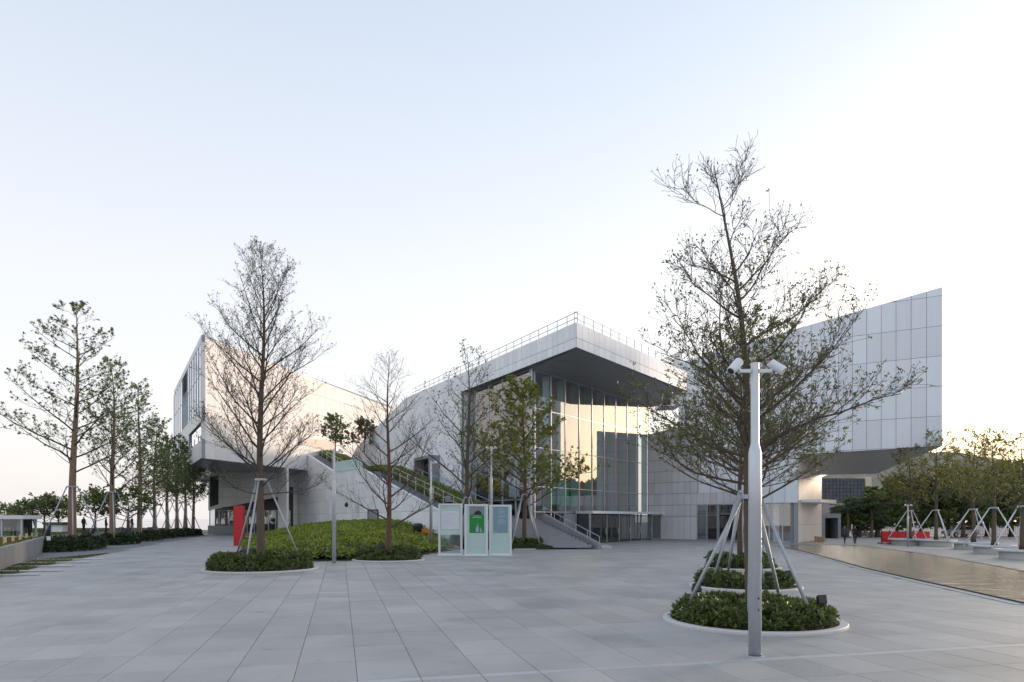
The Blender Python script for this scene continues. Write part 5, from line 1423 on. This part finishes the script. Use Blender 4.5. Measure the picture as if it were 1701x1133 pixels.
MB().box(x1 - .1, x1 - .05, D + .2, D + 1.4, 1.13, zt - .29).build('pane', M_GLASSC, pv)
MB().box(x1 - 4.2, x1 - .4, D + 1.3, D + 1.4, zt - .95, zt - .3).build('header_panel', mat('green_fascia', (.05, .09, .07), .6), pv)
# low hut beyond the lawn
D = 70.0; x0, x1 = P(70, 880, D).x, P(103, 880, D).x
kh = empty('lawn_kiosk', (x0, D, .97), 'low kiosk with dark green roof beyond the lawn', 'kiosk')
MB().box(x0, x1, D, D + 2, P(0, 871.5, D).z, P(0, 867.5, D).z).build('roof', mat('green_fascia', (.05, .09, .07), .6), kh)
MB().box(x0 + .15, x1 - .15, D + .3, D + 1.8, .95, P(0, 871.6, D).z).build('wall', M_PANEL, kh)
MB().box(x0 + .3, x0 + .7, D + .24, D + .29, 1.0, P(0, 872, D).z).build('door', M_DARK, kh)
# yellow light bollards on the lawn edge
for k, px in enumerate((3, 26, 47, 67, 85, 105, 118, 135)):
    t = (px + 40) / 240.0
    # stands on the lawn just behind the wall
    a = Vector((-24, 32)).lerp(Vector((-36.8, 54)), max(0, (k * 1.0) / 7.0)) + Vector((-.75, -.05))
    b = MB(); b.lathe((a.x, a.y, .96), [(.001, 0), (.085, 0), (.085, .2), (.07, .21), (.07, .28), (.085, .29), (.085, .4), (.001, .42)], 10)
    setp(b.build('light_bollard', M_YEL), '%s short yellow light bollard along the lawn edge, counted from the left' % ['first', 'second', 'third', 'fourth', 'fifth', 'sixth', 'seventh', 'eighth'][k], 'bollard', 'yellow bollards on the lawn edge')
# pale pedestal sign on the lawn
g = P(80, 890, 46); setp(MB().prism([(g.x - .1, 46), (g.x + .1, 46), (g.x + .08, 46.15), (g.x - .08, 46.15)], .96, 1.22).build('lawn_pedestal', M_METAL), 'small white pedestal on the lawn right of the pavilion', 'pedestal')

# ------------------------------------------------------------------ parked white car and fence behind
def car(loc, rz, label, paint):
    root = empty('parked_car', loc, label, 'car'); c, s_ = math.cos(rz), math.sin(rz)
    def tr(mb): mb.v = [(loc[0] + v[0] * c - v[1] * s_, loc[1] + v[0] * s_ + v[1] * c, loc[2] + v[2]) for v in mb.v]; return mb
    side = [(-2.2, .35), (-2.22, .62), (-2.05, .82), (-1.2, .92), (-.55, 1.40), (.75, 1.44), (1.55, .98), (2.1, .88), (2.2, .6), (2.18, .35)]
    b = MB(); ws = [.82, .86, .86, .84, .66, .66, .84, .86, .86, .82]
    v = [(x, -w, z) for (x, z), w in zip(side, ws)] + [(x, w, z) for (x, z), w in zip(side, ws)]; n = len(side)
    b.add(v, [tuple(range(n)), tuple(range(n, 2 * n))[::-1]] + [(i, i + n, (i + 1) % n + n, (i + 1) % n) for i in range(n)])
    tr(b).build('body', paint, root)
    for sg_ in (-1, 1):
        for (xa, xb, xc, xd) in ((-1.02, -.52, -.02, .02), (.06, .10, .68, 1.28)):
            b = MB(); yb, yt = sg_ * .858, sg_ * .69
            b.add([(xa, yb, .95), (xd, yb, .95), (xc, yt, 1.37), (xb, yt, 1.37)], [(0, 1, 2, 3)] if sg_ < 0 else [(3, 2, 1, 0)]); tr(b).build('window', M_DARK, root)
        for x in (-1.4, 1.38):
            b = MB(); b.tube([(x, sg_ * .70, .32), (x, sg_ * .885, .32)], .32, 18); w_ = tr(b).build('wheel', M_BLACK, root)
            b = MB(); b.tube([(x, sg_ * .886, .32), (x, sg_ * .895, .32)], .19, 12); tr(b).build('rim', M_STEEL, w_)
        b = MB(); b.box(2.1, 2.21, sg_ * .7 - .14, sg_ * .7 + .14, .66, .78); tr(b).build('headlight', M_GLASSC, root)
g = G(1596, 891.5); car(g, .12, 'white car parked behind the bench planters', mat('white_car_paint', (.75, .76, .78), .25))
fn = empty('railing_fence', P(1640, 890, 95), 'pale upright bar fence along the road at far right', 'fence')
D = 96
for k in range(34):
    px = 1592 + k * 3.4; x = P(px, 880, D).x
    MB().box(x - .03, x + .03, D, D + .05, .15, 1.9).build('bar', M_STEEL, fn)
for z in (.2, 1.8):
    MB().box(P(1590, 880, D).x, P(1708, 880, D).x, D + .055, D + .1, z, z + .06).build('rail', M_STEEL, fn)

# ------------------------------------------------------------------ people
def person_mat(name, top_c, leg_c, skin=(.30, .19, .14), hair=(.012, .010, .010), Ht=1.72):
    if name in MATS: return MATS[name]
    m = bpy.data.materials.new(name); m.use_nodes = True
    n, l = m.node_tree.nodes, m.node_tree.links; b = n['Principled BSDF']; b.inputs['Roughness'].default_value = .8
    tc = n.new('ShaderNodeTexCoord'); sp = n.new('ShaderNodeSeparateXYZ'); l.new(tc.outputs['Object'], sp.inputs[0])
    dv = n.new('ShaderNodeMath'); dv.operation = 'DIVIDE'; dv.inputs[1].default_value = Ht; l.new(sp.outputs['Z'], dv.inputs[0])
    cr = n.new('ShaderNodeValToRGB'); cr.color_ramp.interpolation = 'CONSTANT'; e = cr.color_ramp.elements
    e[0].position = 0; e[0].color = (.02, .02, .02, 1); e[1].position = .05; e[1].color = (*leg_c, 1)
    for p_, c_ in ((.53, top_c), (.845, skin), (.945, hair)):
        q = e.new(p_); q.color = (*c_, 1)
    l.new(dv.outputs[0], cr.inputs[0]); l.new(cr.outputs[0], b.inputs['Base Color'])
    MATS[name] = m; return m
def person(loc, rz, label, top_c, leg_c, key, stride=.22, Ht=1.72, arm=.1):
    k = Ht / 1.72
    J = {'pel': (0, 0, .92), 'wai': (0, 0, 1.08), 'che': (0, -.01, 1.30), 'nec': (0, -.01, 1.47), 'hed': (0, -.02, 1.55), 'top': (0, -.03, 1.67),
         'hl': (-.10, 0, .88), 'kl': (-.105, -stride * .6, .48), 'al': (-.105, -stride * .75, .07), 'tl': (-.11, -stride * .75 - .15, .035),
         'hr': (.10, 0, .88), 'kr': (.105, stride * .25, .48), 'ar': (.105, stride, .09), 'tr': (.11, stride - .15, .035),
         'sl': (-.185, 0, 1.39), 'el': (-.235, arm * .5, 1.11), 'wl': (-.235, -arm, .87), 'pl': (-.23, -arm - .03, .78),
         'sr': (.185, 0, 1.39), 'er': (.235, -arm * .1, 1.11), 'wr': (.235, -arm * 1.4, .88), 'pr': (.23, -arm * 1.5, .79)}
    Rd = {'pel': .145, 'wai': .13, 'che': .15, 'nec': .058, 'hed': .085, 'top': .078, 'hl': .095, 'kl': .065, 'al': .045, 'tl': .035, 'hr': .095, 'kr': .065, 'ar': .045, 'tr': .035,
          'sl': .068, 'el': .052, 'wl': .036, 'pl': .03, 'sr': .068, 'er': .052, 'wr': .036, 'pr': .03}
    E = [('pel', 'wai'), ('wai', 'che'), ('che', 'nec'), ('nec', 'hed'), ('hed', 'top'), ('pel', 'hl'), ('hl', 'kl'), ('kl', 'al'), ('al', 'tl'), ('pel', 'hr'), ('hr', 'kr'), ('kr', 'ar'), ('ar', 'tr'),
         ('che', 'sl'), ('sl', 'el'), ('el', 'wl'), ('wl', 'pl'), ('che', 'sr'), ('sr', 'er'), ('er', 'wr'), ('wr', 'pr')]
    ks = list(J); ix = {q: i for i, q in enumerate(ks)}
    me = bpy.data.meshes.new('person'); me.from_pydata([tuple(c * k for c in J[q]) for q in ks], [(ix[a], ix[b]) for a, b in E], [])
    o = bpy.data.objects.new('person', me); COL.objects.link(o); o.location = loc; o.rotation_euler.z = rz
    md = o.modifiers.new('skin', 'SKIN'); md.use_smooth_shade = True
    sv = me.skin_vertices[0].data
    for i, q in enumerate(ks):
        sv[i].radius = (Rd[q] * k * (1.15 if q in ('che', 'wai', 'pel') else 1), Rd[q] * k * (.8 if q in ('che', 'wai', 'pel') else 1)); sv[i].use_root = q == 'pel'
    o.modifiers.new('sub', 'SUBSURF').levels = 1; o.modifiers['sub'].render_levels = 1
    me.materials.append(person_mat(key, top_c, leg_c, Ht=Ht))
    return setp(o, label, 'person')
ppl = [(1403, 903.0, 'walker in grey blue jacket and dark trousers, nearer the side wall', (.05, .06, .085), (.03, .035, .055), .2),
       (1420, 903.3, 'walker dressed all in black, right of the other walker', (.012, .012, .014), (.012, .012, .014), .16)]
for k, (px, py, lab, a, c, s) in enumerate(ppl):
    g = G(px, py); person(g, .1 - .2 * k, lab, a, c, 'cloth_%d' % k, s, 1.78)
# figure on the stair above the first poster stand
tS = 2.2; q = PL_WEDGE.w(tS, zprof(tS) - .15, -1.2)
person((q.x, q.y, q.z), .2, 'person in grey top and dark bag walking down the stair above the notice stand', (.30, .31, .34), (.03, .03, .04), 'cloth_s', .12, 1.75)
lp = [(22, 50.6, 'person in black standing inside the glass pavilion, nearer the picture edge'), (46, 50.6, 'person in black under the pavilion roof by its column'), (49.5, 50.9, 'second person in black close beside the pavilion column'),
      (139, 68, 'distant figure on the lawn below the round dark tree'), (176, 66, 'distant dark figure beside the second stake set'), (219, 70, 'distant dark figure beside the third stake set')]
for k, (px, D, lab) in enumerate(lp):
    z = 1.12 if k < 3 else .97
    x = (px - CX) * D / F
    person((x, D, z), .5 * k, lab, (.014, .014, .017), (.015, .015, .018), 'cloth_d', .05 + .05 * (k % 3), 1.7)
